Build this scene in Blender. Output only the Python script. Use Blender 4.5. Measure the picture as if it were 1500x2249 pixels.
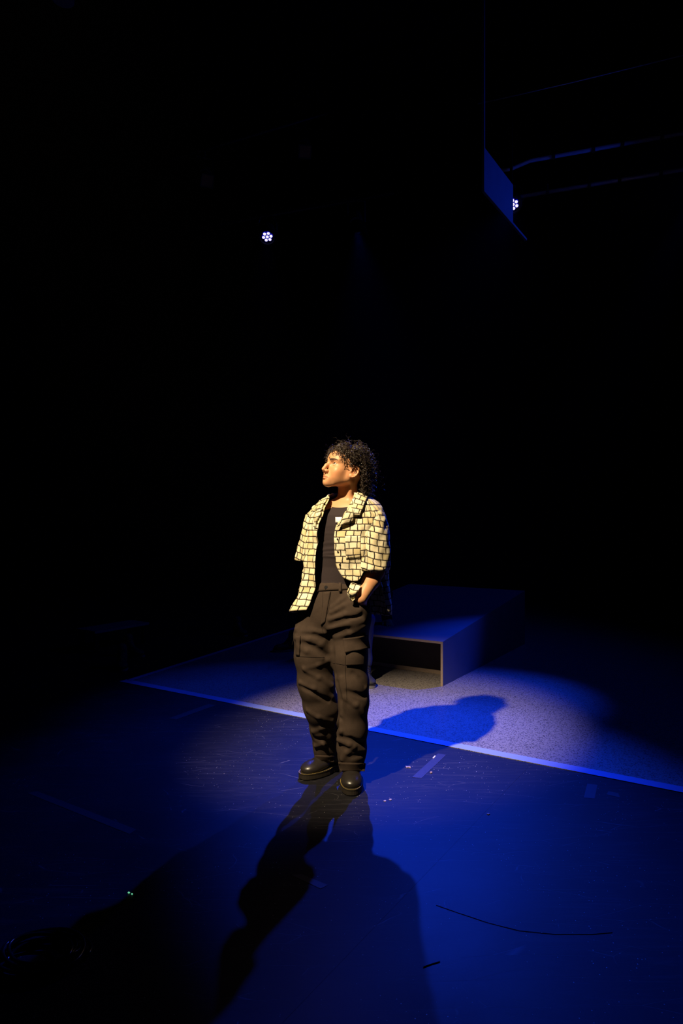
import bpy, bmesh, math, random
import numpy as np
from mathutils import Vector, Matrix
from mathutils.bvhtree import BVHTree

random.seed(7)
rng = np.random.default_rng(11)
scene = bpy.context.scene
for o in list(bpy.data.objects):
    bpy.data.objects.remove(o, do_unlink=True)

# ------------------------------------------------------------------ camera
CH, FPX, HY = 1.28, 1400.0, 1140.0          # eye height, focal length in pixels, horizon row
cam_d = bpy.data.cameras.new('camera')
cam_d.sensor_fit = 'HORIZONTAL'
cam_d.sensor_width = 24.0
cam_d.lens = 24.0 * FPX / 1500.0
cam_d.shift_y = (HY - 1124.5) / 1500.0
cam_d.clip_start = 0.05
cam_d.clip_end = 60
cam = bpy.data.objects.new('camera', cam_d)
scene.collection.objects.link(cam)
cam.location = (0, 0, CH)
cam.rotation_euler = (math.pi / 2, 0, 0)
scene.camera = cam

# ------------------------------------------------------------------ world, light, exposure
world = bpy.data.worlds.new('world')
scene.world = world
world.use_nodes = True
world.node_tree.nodes['Background'].inputs[0].default_value = (0.10, 0.16, 0.30, 1)
world.node_tree.nodes['Background'].inputs[1].default_value = 0.0006
scene.view_settings.view_transform = 'Standard'
scene.view_settings.look = 'None'
scene.view_settings.exposure = 0.0
scene.view_settings.gamma = 1.0
scene.view_settings.use_curve_mapping = False
try:
    scene.cycles.use_denoising = True
    scene.cycles.max_bounces = 6
    scene.cycles.volume_bounces = 0
    scene.cycles.sample_clamp_indirect = 2.0
except Exception:
    pass

KEY_POS, KEY_AIM = Vector((-1.85, 0.35, 4.75)), Vector((0.22, 3.80, 0.0))
BLUE = (0.008, 0.055, 1.0)


def spot(name, pos, aim, watts, color, deg, blend, radius, parent=None):
    d = bpy.data.lights.new(name, 'SPOT')
    d.energy = watts
    d.color = color
    d.spot_size = math.radians(deg)
    d.spot_blend = blend
    d.shadow_soft_size = radius
    o = bpy.data.objects.new(name, d)
    scene.collection.objects.link(o)
    o.location = pos
    o.rotation_euler = (Vector(aim) - Vector(pos)).to_track_quat('-Z', 'Y').to_euler()
    return o


# warm profile lantern hung above and left of the camera
spot('key_spot', KEY_POS, KEY_AIM, 2500, (1.0, 0.77, 0.47), 21.5, 0.8, 0.05)


# ------------------------------------------------------------------ helpers
def W(px, py, d):
    """photo pixel + distance along the view axis -> world point"""
    return Vector(((px - 750) / FPX * d, d, CH - (py - HY) / FPX * d))


def G(px, py, z=0.0):
    """photo pixel -> point on the horizontal plane z"""
    d = (CH - z) * FPX / (py - HY)
    return Vector(((px - 750) / FPX * d, d, z))


def empty(name, loc, label=None, cat=None, group=None):
    o = bpy.data.objects.new(name, None)
    o.empty_display_size = 0.05
    o.location = loc
    scene.collection.objects.link(o)
    tag(o, label, cat, group)
    return o


def tag(o, label=None, cat=None, group=None, kind=None):
    if label: o['label'] = label
    if cat: o['category'] = cat
    if group: o['group'] = group
    if kind: o['kind'] = kind
    return o


def mesh_obj(name, verts, faces, mat=None, parent=None, smooth=True, uvs=None, cols=None):
    """verts in world coordinates; parents are unrotated, unscaled Empties (or meshes at the origin)"""
    off = world_off(parent)
    me = bpy.data.meshes.new(name)
    v = np.asarray(verts, dtype=np.float64) - np.array(off)
    me.from_pydata(v.tolist(), [], [list(map(int, f)) for f in faces])
    if smooth:
        me.polygons.foreach_set('use_smooth', [True] * len(me.polygons))
    if uvs is not None:
        lay = me.uv_layers.new(name='UVMap')
        li = np.empty(len(me.loops), dtype=np.int32)
        me.loops.foreach_get('vertex_index', li)
        lay.data.foreach_set('uv', np.asarray(uvs, dtype=np.float32)[li].ravel())
    if cols is not None:
        at = me.color_attributes.new('Col', 'FLOAT_COLOR', 'POINT')
        c = np.ones((len(v), 4), dtype=np.float32)
        c[:, :3] = cols
        at.data.foreach_set('color', c.ravel())
    if mat: me.materials.append(mat)
    me.update()
    o = bpy.data.objects.new(name, me)
    scene.collection.objects.link(o)
    if parent is not None:
        o.parent = parent
    return o


def world_off(p):
    off = Vector((0, 0, 0))
    while p is not None:
        off += p.location
        p = p.parent
    return off


class MB:
    """collects simple solids into one mesh"""
    def __init__(s):
        s.v, s.f = [], []

    def add(s, v, f):
        n = len(s.v)
        s.v += [tuple(p) for p in v]
        s.f += [[i + n for i in q] for q in f]
        return s

    def prism(s, poly, z0, z1):
        """vertical prism over a ccw polygon of (x, y); z1 may be a list"""
        n = len(poly)
        zt = z1 if isinstance(z1, (list, tuple)) else [z1] * n
        v = [(p[0], p[1], z0) for p in poly] + [(p[0], p[1], zt[i]) for i, p in enumerate(poly)]
        f = [list(range(n))[::-1], list(range(n, 2 * n))]
        f += [[i, (i + 1) % n, n + (i + 1) % n, n + i] for i in range(n)]
        return s.add(v, f)

    def hexa(s, p8):
        f = [[3, 2, 1, 0], [4, 5, 6, 7], [0, 1, 5, 4], [1, 2, 6, 5], [2, 3, 7, 6], [3, 0, 4, 7]]
        return s.add(p8, f)

    def box(s, c, ax, ay, az, hx, hy, hz):
        c, ax, ay, az = Vector(c), Vector(ax), Vector(ay), Vector(az)
        p = []
        for k in (-1, 1):
            for i, j in ((-1, -1), (1, -1), (1, 1), (-1, 1)):
                p.append(c + ax * hx * i + ay * hy * j + az * hz * k)
        return s.hexa(p)

    def tube(s, pts, rad, n=8, cap=True):
        pts = [Vector(p) for p in pts]
        r = rad if isinstance(rad, (list, tuple)) else [rad] * len(pts)
        up = None
        rings = []
        for i, p in enumerate(pts):
            t = (pts[min(i + 1, len(pts) - 1)] - pts[max(i - 1, 0)]).normalized()
            if up is None:
                up = t.orthogonal().normalized()
            up = (up - t * up.dot(t)).normalized()
            w = t.cross(up)
            rings.append([p + (up * math.cos(a) + w * math.sin(a)) * r[i]
                          for a in [2 * math.pi * k / n for k in range(n)]])
        v = [q for g in rings for q in g]
        f = []
        for i in range(len(pts) - 1):
            for k in range(n):
                f.append([i * n + k, i * n + (k + 1) % n, (i + 1) * n + (k + 1) % n, (i + 1) * n + k])
        if cap:
            f.append(list(range(n))[::-1])
            f.append([(len(pts) - 1) * n + k for k in range(n)])
        return s.add(v, f)

    def build(s, name, mat, parent=None, smooth=False):
        return mesh_obj(name, s.v, s.f, mat, parent, smooth)


# ------------------------------------------------------------------ materials
def nodes_of(name):
    m = bpy.data.materials.new(name)
    m.use_nodes = True
    nt = m.node_tree
    return m, nt, nt.nodes['Principled BSDF']


def N(nt, typ, **kw):
    n = nt.nodes.new(typ)
    for k, v in kw.items():
        if k.startswith('i_'):
            key = k[2:]
            key = int(key) if key.isdigit() else key
            n.inputs[key].default_value = v
        else:
            setattr(n, k, v)
    return n


def plain(name, col, rough=0.6, spec=0.5, var=0.15, scale=60.0, metal=0.0, bump=0.0, bscale=300.0):
    m, nt, b = nodes_of(name)
    co = N(nt, 'ShaderNodeTexCoord')
    nz = N(nt, 'ShaderNodeTexNoise', i_Scale=scale, i_Detail=4.0)
    nt.links.new(co.outputs['Object'], nz.inputs['Vector'])
    mx = N(nt, 'ShaderNodeMix', data_type='RGBA')
    mx.inputs[6].default_value = tuple(c * (1 - var) for c in col) + (1,)
    mx.inputs[7].default_value = tuple(min(1, c * (1 + var)) for c in col) + (1,)
    nt.links.new(nz.outputs['Fac'], mx.inputs[0])
    nt.links.new(mx.outputs[2], b.inputs['Base Color'])
    b.inputs['Roughness'].default_value = rough
    b.inputs['Metallic'].default_value = metal
    b.inputs['Specular IOR Level'].default_value = spec
    if bump:
        n2 = N(nt, 'ShaderNodeTexNoise', i_Scale=bscale, i_Detail=3.0)
        nt.links.new(co.outputs['Object'], n2.inputs['Vector'])
        bp = N(nt, 'ShaderNodeBump', i_Strength=bump, i_Distance=0.002)
        nt.links.new(n2.outputs['Fac'], bp.inputs['Height'])
        nt.links.new(bp.outputs['Normal'], b.inputs['Normal'])
    return m


def emissive(name, col, strength):
    m, nt, b = nodes_of(name)
    b.inputs['Base Color'].default_value = (0.02, 0.02, 0.05, 1)
    b.inputs['Emission Color'].default_value = col + (1,)
    b.inputs['Emission Strength'].default_value = strength
    return m


def mat_vinyl():
    m, nt, b = nodes_of('black_vinyl')
    co = N(nt, 'ShaderNodeTexCoord')
    L = nt.links.new
    # broad scuffing
    big = N(nt, 'ShaderNodeTexNoise', i_Scale=1.7, i_Detail=5.0, i_Roughness=0.6)
    L(co.outputs['Object'], big.inputs['Vector'])
    st = N(nt, 'ShaderNodeMapping')
    st.inputs['Rotation'].default_value = (0, 0, 0.55)
    st.inputs['Scale'].default_value = (4, 42, 1)
    L(co.outputs['Object'], st.inputs['Vector'])
    streak = N(nt, 'ShaderNodeTexNoise', i_Scale=1.0, i_Detail=6.0, i_Roughness=0.65, i_Distortion=0.6)
    L(st.outputs[0], streak.inputs['Vector'])
    sr = N(nt, 'ShaderNodeMapRange')
    sr.inputs[1].default_value = 0.50; sr.inputs[2].default_value = 0.78
    L(streak.outputs['Fac'], sr.inputs[0])
    scr = []
    for ang, sc, th in ((0.35, (0.8, 6.5, 1), 0.0065), (1.45, (0.6, 4.6, 1), 0.004), (2.4, (0.7, 4.0, 1), 0.0035), (0.95, (0.9, 5.0, 1), 0.004)):
        mp = N(nt, 'ShaderNodeMapping')
        mp.inputs['Rotation'].default_value = (0, 0, ang)
        mp.inputs['Scale'].default_value = sc
        L(co.outputs['Object'], mp.inputs['Vector'])
        wob = N(nt, 'ShaderNodeTexNoise', i_Scale=1.3, i_Detail=2.0)
        L(mp.outputs[0], wob.inputs['Vector'])
        ad = N(nt, 'ShaderNodeVectorMath', operation='MULTIPLY_ADD')
        ad.inputs[1].default_value = (0.16, 0.16, 0)
        L(wob.outputs['Color'], ad.inputs[0]); L(mp.outputs[0], ad.inputs[2])
        vo = N(nt, 'ShaderNodeTexVoronoi', feature='DISTANCE_TO_EDGE', i_Scale=1.6)
        L(ad.outputs[0], vo.inputs['Vector'])
        mr = N(nt, 'ShaderNodeMapRange')
        mr.inputs[1].default_value = 0.0; mr.inputs[2].default_value = th
        mr.inputs[3].default_value = 1.0; mr.inputs[4].default_value = 0.0
        L(vo.outputs['Distance'], mr.inputs[0])
        mk = N(nt, 'ShaderNodeTexNoise', i_Scale=2.6, i_Detail=3.0)
        L(ad.outputs[0], mk.inputs['Vector'])
        ms = N(nt, 'ShaderNodeMapRange')
        ms.inputs[1].default_value = 0.52; ms.inputs[2].default_value = 0.62
        L(mk.outputs['Fac'], ms.inputs[0])
        mu = N(nt, 'ShaderNodeMath', operation='MULTIPLY')
        L(mr.outputs[0], mu.inputs[0]); L(ms.outputs[0], mu.inputs[1])
        scr.append(mu)
    a1 = N(nt, 'ShaderNodeMath', operation='MAXIMUM'); L(scr[0].outputs[0], a1.inputs[0]); L(scr[1].outputs[0], a1.inputs[1])
    a2 = N(nt, 'ShaderNodeMath', operation='MAXIMUM'); L(a1.outputs[0], a2.inputs[0]); L(scr[2].outputs[0], a2.inputs[1])
    a3 = N(nt, 'ShaderNodeMath', operation='MAXIMUM'); L(a2.outputs[0], a3.inputs[0]); L(scr[3].outputs[0], a3.inputs[1])
    a2 = a3
    # dust specks
    vs = N(nt, 'ShaderNodeTexVoronoi', feature='F1', i_Scale=95.0)
    L(co.outputs['Object'], vs.inputs['Vector'])
    wn = N(nt, 'ShaderNodeSeparateColor'); L(vs.outputs['Color'], wn.inputs[0])
    gt = N(nt, 'ShaderNodeMath', operation='GREATER_THAN', i_1=0.88); L(wn.outputs[0], gt.inputs[0])
    lt = N(nt, 'ShaderNodeMath', operation='LESS_THAN', i_1=0.16); L(vs.outputs['Distance'], lt.inputs[0])
    sp = N(nt, 'ShaderNodeMath', operation='MULTIPLY'); L(gt.outputs[0], sp.inputs[0]); L(lt.outputs[0], sp.inputs[1])
    bm = N(nt, 'ShaderNodeMapRange'); bm.inputs[1].default_value = 0.40; bm.inputs[2].default_value = 0.62
    L(big.outputs['Fac'], bm.inputs[0])
    sp2 = N(nt, 'ShaderNodeMath', operation='MULTIPLY'); L(sp.outputs[0], sp2.inputs[0]); L(bm.outputs[0], sp2.inputs[1])
    # colours
    c1 = N(nt, 'ShaderNodeMix', data_type='RGBA')
    c1.inputs[6].default_value = (0.0035, 0.0038, 0.006, 1)
    c1.inputs[7].default_value = (0.032, 0.030, 0.036, 1)
    f1 = N(nt, 'ShaderNodeMath', operation='MULTIPLY'); L(sr.outputs[0], f1.inputs[0]); L(bm.outputs[0], f1.inputs[1])
    f2 = N(nt, 'ShaderNodeMath', operation='ADD'); L(f1.outputs[0], f2.inputs[0])
    f3 = N(nt, 'ShaderNodeMath', operation='MULTIPLY', i_1=0.45); L(big.outputs['Fac'], f3.inputs[0]); L(f3.outputs[0], f2.inputs[1])
    L(f2.outputs[0], c1.inputs[0])
    c2 = N(nt, 'ShaderNodeMix', data_type='RGBA'); c2.inputs[7].default_value = (0.085, 0.08, 0.09, 1)
    L(a2.outputs[0], c2.inputs[0]); L(c1.outputs[2], c2.inputs[6])
    c3 = N(nt, 'ShaderNodeMix', data_type='RGBA'); c3.inputs[7].default_value = (0.50, 0.46, 0.46, 1)
    L(sp2.outputs[0], c3.inputs[0]); L(c2.outputs[2], c3.inputs[6])
    L(c3.outputs[2], b.inputs['Base Color'])
    rr = N(nt, 'ShaderNodeMapRange'); rr.inputs[3].default_value = 0.42; rr.inputs[4].default_value = 0.6
    L(big.outputs['Fac'], rr.inputs[0]); L(rr.outputs[0], b.inputs['Roughness'])
    b.inputs['Specular IOR Level'].default_value = 0.22
    bp = N(nt, 'ShaderNodeBump', i_Strength=0.25, i_Distance=0.001)
    L(a2.outputs[0], bp.inputs['Height']); L(bp.outputs['Normal'], b.inputs['Normal'])
    return m


def mat_speckle():
    m, nt, b = nodes_of('grey_speckled_vinyl')
    L = nt.links.new
    co = N(nt, 'ShaderNodeTexCoord')
    n1 = N(nt, 'ShaderNodeTexNoise', i_Scale=130.0, i_Detail=2.0, i_Roughness=0.6)
    L(co.outputs['Object'], n1.inputs['Vector'])
    r1 = N(nt, 'ShaderNodeMapRange'); r1.inputs[1].default_value = 0.36; r1.inputs[2].default_value = 0.50
    L(n1.outputs['Fac'], r1.inputs[0])
    n2 = N(nt, 'ShaderNodeTexNoise', i_Scale=1.6, i_Detail=3.0)
    L(co.outputs['Object'], n2.inputs['Vector'])
    c1 = N(nt, 'ShaderNodeMix', data_type='RGBA')
    c1.inputs[6].default_value = (0.045, 0.04, 0.048, 1)
    c1.inputs[7].default_value = (0.29, 0.265, 0.275, 1)
    L(r1.outputs[0], c1.inputs[0])
    c2 = N(nt, 'ShaderNodeMix', data_type='RGBA', blend_type='MULTIPLY', i_0=0.35)
    L(c1.outputs[2], c2.inputs[6]); L(n2.outputs['Color'], c2.inputs[7])
    L(c1.outputs[2], b.inputs['Base Color'])
    b.inputs['Roughness'].default_value = 0.38
    b.inputs['Specular IOR Level'].default_value = 0.4
    return m


def mat_stone_print():
    """cream cobble-wall print with dark joints on cotton; UVs are in metres"""
    m, nt, b = nodes_of('stone_print_cotton')
    L = nt.links.new
    uv = N(nt, 'ShaderNodeUVMap', uv_map='UVMap')
    wob = N(nt, 'ShaderNodeTexNoise', i_Scale=38.0, i_Detail=1.0)
    L(uv.outputs[0], wob.inputs['Vector'])
    ad = N(nt, 'ShaderNodeVectorMath', operation='MULTIPLY_ADD')
    ad.inputs[1].default_value = (0.007, 0.007, 0)
    L(wob.outputs['Color'], ad.inputs[0]); L(uv.outputs[0], ad.inputs[2])
    br = N(nt, 'ShaderNodeTexBrick', offset=0.5, offset_frequency=2, squash=0.82, squash_frequency=3)
    br.inputs['Color1'].default_value = (0.80, 0.74, 0.54, 1)
    br.inputs['Color2'].default_value = (0.58, 0.46, 0.20, 1)
    br.inputs['Mortar'].default_value = (0.035, 0.028, 0.03, 1)
    br.inputs['Scale'].default_value = 1.0
    br.inputs['Mortar Size'].default_value = 0.0023
    br.inputs['Mortar Smooth'].default_value = 0.25
    br.inputs['Bias'].default_value = -0.25
    br.inputs['Brick Width'].default_value = 0.036
    br.inputs['Row Height'].default_value = 0.030
    L(ad.outputs[0], br.inputs['Vector'])
    # printed shading of the stones: a soft grey lower rim
    br2 = N(nt, 'ShaderNodeTexBrick', offset=0.5, offset_frequency=2, squash=0.82, squash_frequency=3)
    for k in ('Color1', 'Color2'): br2.inputs[k].default_value = (1, 1, 1, 1)
    br2.inputs['Mortar'].default_value = (0.30, 0.26, 0.24, 1)
    br2.inputs['Scale'].default_value = 1.0
    br2.inputs['Mortar Size'].default_value = 0.0042
    br2.inputs['Mortar Smooth'].default_value = 0.9
    br2.inputs['Brick Width'].default_value = 0.036
    br2.inputs['Row Height'].default_value = 0.030
    sh = N(nt, 'ShaderNodeVectorMath', operation='ADD'); sh.inputs[1].default_value = (0.0006, -0.0018, 0)
    L(ad.outputs[0], sh.inputs[0]); L(sh.outputs[0], br2.inputs['Vector'])
    mx = N(nt, 'ShaderNodeMix', data_type='RGBA', blend_type='MULTIPLY', i_0=0.75)
    L(br.outputs['Color'], mx.inputs[6]); L(br2.outputs['Color'], mx.inputs[7])
    bl = N(nt, 'ShaderNodeTexNoise', i_Scale=120.0, i_Detail=3.0)
    L(uv.outputs[0], bl.inputs['Vector'])
    rm = N(nt, 'ShaderNodeMapRange'); rm.inputs[1].default_value = 0.62; rm.inputs[2].default_value = 0.75
    rm.inputs[4].default_value = 0.5
    L(bl.outputs['Fac'], rm.inputs[0])
    m2 = N(nt, 'ShaderNodeMix', data_type='RGBA'); m2.inputs[7].default_value = (0.42, 0.32, 0.12, 1)
    L(rm.outputs[0], m2.inputs[0]); L(mx.outputs[2], m2.inputs[6])
    L(m2.outputs[2], b.inputs['Base Color'])
    b.inputs['Roughness'].default_value = 0.85
    b.inputs['Specular IOR Level'].default_value = 0.2
    return m


def mat_attr(name, rough=0.5, spec=0.4, sss=0.0, fine=0.0):
    m, nt, b = nodes_of(name)
    L = nt.links.new
    at = N(nt, 'ShaderNodeAttribute', attribute_name='Col')
    co = N(nt, 'ShaderNodeTexCoord')
    nz = N(nt, 'ShaderNodeTexNoise', i_Scale=90.0, i_Detail=4.0)
    L(co.outputs['Object'], nz.inputs['Vector'])
    rm = N(nt, 'ShaderNodeMapRange'); rm.inputs[3].default_value = 1 - fine; rm.inputs[4].default_value = 1 + fine
    L(nz.outputs['Fac'], rm.inputs[0])
    mu = N(nt, 'ShaderNodeVectorMath', operation='SCALE')
    L(at.outputs['Color'], mu.inputs[0]); L(rm.outputs[0], mu.inputs['Scale'])
    L(mu.outputs[0], b.inputs['Base Color'])
    b.inputs['Roughness'].default_value = rough
    b.inputs['Specular IOR Level'].default_value = spec
    if sss:
        b.inputs['Subsurface Weight'].default_value = sss
        b.inputs['Subsurface Radius'].default_value = (0.008, 0.003, 0.0015)
        b.inputs['Subsurface Scale'].default_value = 0.6
    return m


M = {
    'vinyl': mat_vinyl(),
    'speckle': mat_speckle(),
    'print': mat_stone_print(),
    'black': plain('matt_black_paint', (0.006, 0.006, 0.007), 0.85, 0.15, 0.3, 3),
    'drape': plain('black_wool_drape', (0.004, 0.004, 0.004), 1.0, 0.0, 0.3, 12),
    'bluelit_tape': plain('white_tape_blue_sheen', (0.32, 0.42, 0.72), 0.28, 0.5, 0.05, 30),  # white tape; sheen of the blue backlight put into its colour
    'greytape': plain('grey_gaffer_tape', (0.030, 0.028, 0.045), 0.45, 0.5, 0.25, 60),
    'darktape': plain('dark_gaffer_tape', (0.020, 0.020, 0.030), 0.5, 0.5, 0.2, 60),
    'boxpaint': plain('grey_painted_plywood', (0.12, 0.13, 0.17), 0.6, 0.35, 0.12, 8),
    'plyedge': plain('raw_plywood_edge', (0.36, 0.27, 0.20), 0.7, 0.3, 0.2, 90),
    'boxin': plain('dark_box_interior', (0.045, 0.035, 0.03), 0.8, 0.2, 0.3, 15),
    'steel': plain('dull_steel_pipe', (0.52, 0.47, 0.46), 0.45, 0.5, 0.2, 40, metal=0.3),
    'lampbody': plain('black_lamp_housing', (0.012, 0.012, 0.013), 0.5, 0.4, 0.2, 30),
    'panel': plain('dark_blue_grey_panel', (0.15, 0.15, 0.18), 0.7, 0.3, 0.15, 6),
    'gel': plain('orange_gel', (0.45, 0.13, 0.02), 0.4, 0.4, 0.1, 10),
    'led': emissive('lit_led_lens', (0.80, 0.74, 1.0), 1.25),
    'ledrim': emissive('blue_led_glass', (0.01, 0.01, 0.9), 0.35),
    'skin': mat_attr('skin', 0.48, 0.45, 0.12, 0.06),
    'tank': plain('black_ribbed_jersey', (0.030, 0.022, 0.024), 0.85, 0.2, 0.12, 200),
    'trouser': plain('faded_black_twill', (0.043, 0.030, 0.023), 0.9, 0.15, 0.25, 45, bump=0.3, bscale=420),
    'thread': plain('dark_thread', (0.020, 0.015, 0.013), 0.9, 0.1, 0.1, 45),
    'leather': plain('black_leather', (0.018, 0.015, 0.014), 0.32, 0.6, 0.2, 40, bump=0.12, bscale=120),
    'rubber': plain('dark_rubber_sole', (0.020, 0.016, 0.012), 0.55, 0.4, 0.2, 60),
    'stitch': plain('yellow_welt_stitch', (0.42, 0.30, 0.07), 0.6, 0.3, 0.1, 60),
    'hair': plain('dark_brown_hair', (0.028, 0.017, 0.011), 0.40, 0.55, 0.4, 35),
    'eyewhite': plain('eye_white', (0.75, 0.70, 0.66), 0.15, 0.5, 0.03, 60),
    'iris': plain('dark_brown_iris', (0.035, 0.017, 0.009), 0.08, 0.6, 0.2, 200),
    'sticker': plain('white_paper_sticker', (0.85, 0.84, 0.84), 0.6, 0.3, 0.02, 30),
    'metal': plain('dark_metal_button', (0.10, 0.10, 0.11), 0.25, 0.6, 0.1, 60, metal=0.8),
    'denim': plain('blue_denim', (0.05, 0.06, 0.13), 0.9, 0.1, 0.2, 80),
    'maroon': plain('maroon_fleece', (0.10, 0.02, 0.022), 0.95, 0.1, 0.2, 60),
    'shoe': plain('dark_canvas_shoe', (0.035, 0.035, 0.04), 0.7, 0.3, 0.2, 60),
    'shoesole': plain('grey_shoe_sole', (0.15, 0.15, 0.17), 0.6, 0.3, 0.1, 60),
    'paper': plain('pale_paper_scrap', (0.38, 0.29, 0.30), 0.7, 0.3, 0.05, 60),
    'cable': plain('black_rubber_cable', (0.010, 0.010, 0.012), 0.18, 0.6, 0.2, 60),
    'glow': emissive('green_glint_glow', (0.25, 1.0, 0.55), 0.55),  # emission stands in for green glints on the floor
    'sock': plain('grey_sock', (0.30, 0.26, 0.28), 0.9, 0.1, 0.1, 90),
}

# ------------------------------------------------------------------ room
U2 = Vector((0.555, 0.832, 0)).normalized()        # stage axis going away to the right
N2 = Vector((0.845, -0.535, 0)).normalized()       # stage axis going right and towards the camera
CEIL = 6.4

room_c = Vector((0.6, 4.6, 0))
RL, RN = 8.5, 7.5
A_, B_ = U2, Vector((U2.y, -U2.x, 0))              # orthogonal pair for the shell
shell = [room_c - A_ * RL - B_ * RN, room_c - A_ * RL + B_ * RN, room_c + A_ * RL + B_ * RN, room_c + A_ * RL - B_ * RN]
ccw = [shell[0], shell[1], shell[2], shell[3]]


def slab(name, mat, poly, z0, z1, parent=None):
    return MB().prism([(p[0], p[1]) for p in poly], z0, z1).build(name, mat, parent)


floor = slab('floor', M['black'], ccw, -0.12, -0.004)
tag(floor, 'black studio floor laid with dance vinyl', 'floor', kind='structure')
ceiling = slab('ceiling', M['drape'], ccw, CEIL, CEIL + 0.1)
tag(ceiling, 'black unlit studio ceiling', 'ceiling', kind='structure')
for nm, i in (('front', 0), ('right', 1), ('back', 2), ('left', 3)):
    p, q = shell[i], shell[(i + 1) % 4]
    out = Vector(((q - p).y, -(q - p).x, 0)).normalized() * 0.1
    w = slab('wall_' + nm, M['drape'], [p, p + out, q + out, q][::-1] if False else [p + out, q + out, q, p], -0.12, CEIL)
    tag(w, 'black drape wall lost in the dark, ' + nm + ' side', 'wall', kind='structure')

# black dance vinyl in rolls with open seams, rolls run along U2
seam_pts = [G(470, 1550), G(560, 1751), G(990, 1862)]
offs = sorted([p.dot(B_) for p in seam_pts])
edges = [offs[0] - 4.6, offs[0] - 3.1, offs[0] - 1.55, offs[0], offs[1], offs[2], offs[2] + 1.5, offs[2] + 3.0, offs[2] + 4.4]
base_u = 0.0
for i in range(len(edges) - 1):
    a0, a1 = edges[i] + 0.00005, edges[i + 1] - 0.00005
    mb = MB()
    u0, u1 = -3.2, 12.2
    poly = [A_ * u0 + B_ * a0, A_ * u0 + B_ * a1, A_ * u1 + B_ * a1, A_ * u1 + B_ * a0]
    v, zt = [], 0.0
    bv = 0.0003
    for (z, ins) in ((-0.004, 0), (-bv, 0), (0.0, bv)):
        for (u, a, su, sa) in ((u0, a0, 1, 1), (u0, a1, 1, -1), (u1, a1, -1, -1), (u1, a0, -1, 1)):
            p = A_ * (u + su * ins) + B_ * (a + sa * ins)
            v.append((p.x, p.y, z))
    f = [[0, 1, 5, 4], [1, 2, 6, 5], [2, 3, 7, 6], [3, 0, 4, 7], [4, 5, 9, 8], [5, 6, 10, 9], [6, 7, 11, 10], [7, 4, 8, 11], [8, 9, 10, 11]]
    mb.add(v, f)
    mb.build('vinyl_sheet', M['vinyl'], floor)

# pale speckled sheet on top of it
C0 = G(266, 1498)
CR = G(1500, 1742)
C1 = G(552, 1408)
er = (CR - C0).normalized()
el = (C1 - C0).normalized()
P_R = C0 + er * 6.2
P_L = C0 + el * 7.0
sheet_poly = [C0, P_R, P_R + el * 7.0, P_L]
sheet = slab('speckled_sheet', M['speckle'], sheet_poly, 0.0002, 0.0030, floor)
sheet['label'] = 'pale grey speckled vinyl sheet'


def strip(name, mat, a, b, width, z0, z1, inward):
    d = (Vector(b) - Vector(a)).normalized()
    n = Vector((-d.y, d.x, 0))
    if n.dot(inward) < 0: n = -n
    q = [Vector(a), Vector(b), Vector(b) + n * width, Vector(a) + n * width]
    if (q[1] - q[0]).cross(q[2] - q[0]).z < 0: q = q[::-1]
    return slab(name, mat, q, z0, z1)


t1 = strip('edge_tape', M['bluelit_tape'], C0 - er * 0.02, P_R, 0.072, 0.0032, 0.0038, el)
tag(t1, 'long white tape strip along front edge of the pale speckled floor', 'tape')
t2 = strip('edge_tape', M['bluelit_tape'], C0 + el * 0.06, P_L, 0.05, 0.0032, 0.0038, er)
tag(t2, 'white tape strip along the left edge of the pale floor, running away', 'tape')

# ------------------------------------------------------------------ wedge platform
BX = G(973, 1508)
ux = Vector((0.594, 0.89, 0)).normalized()
nx_ = -er                                            # along the front, towards the left
BL, BW, HF, HB, TH = 1.98, 1.30, 0.343, 0.548, 0.018
plat = empty('wedge_platform', BX, 'grey painted sloping wedge platform with open front, behind the person', 'platform')
c_fr, c_fl = BX.copy(), BX + nx_ * BW
c_br, c_bl = BX + ux * BL, BX + ux * BL + nx_ * BW


def hz(t):
    return HF + (HB - HF) * t


def plat_panel(name, p, q, width_dir, w, z0a, z0b, z1a, z1b, mat):
    """upright panel from p to q with thickness w along width_dir"""
    d = Vector(width_dir) * w
    pts = []
    P = [(p, z0a), (q, z0b), (q + d, z0b), (p + d, z0a)]
    T = [(p, z1a), (q, z1b), (q + d, z1b), (p + d, z1a)]
    lo = [Vector((a.x, a.y, z)) for a, z in P]
    hi = [Vector((a.x, a.y, z)) for a, z in T]
    if (lo[1] - lo[0]).cross(lo[2] - lo[0]).z < 0:
        lo, hi = lo[::-1], hi[::-1]
    return MB().hexa(lo + hi).build(name, mat, plat)


zs0 = 0.0032
plat_panel('side_panel', c_fr + nx_ * 0, c_br, nx_, TH, zs0, zs0, HF - TH, HB - TH, M['boxpaint'])
plat_panel('side_panel', c_fl - nx_ * TH, c_bl - nx_ * TH, nx_, TH, zs0, zs0, HF - TH, HB - TH, M['boxpaint'])
plat_panel('back_panel', c_br + nx_ * TH - ux * TH, c_bl - nx_ * TH - ux * TH, ux, TH, zs0, zs0, HB - TH, HB - TH, M['boxpaint'])
rec = 0.34
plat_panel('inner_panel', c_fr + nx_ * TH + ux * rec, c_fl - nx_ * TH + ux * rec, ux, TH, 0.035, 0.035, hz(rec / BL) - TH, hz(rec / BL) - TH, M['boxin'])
plat_panel('bottom_rail', c_fr + nx_ * TH + ux * (rec - 0.004), c_fl - nx_ * TH + ux * (rec - 0.004), ux, 0.03, zs0, zs0, 0.034, 0.034, M['plyedge'])
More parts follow.
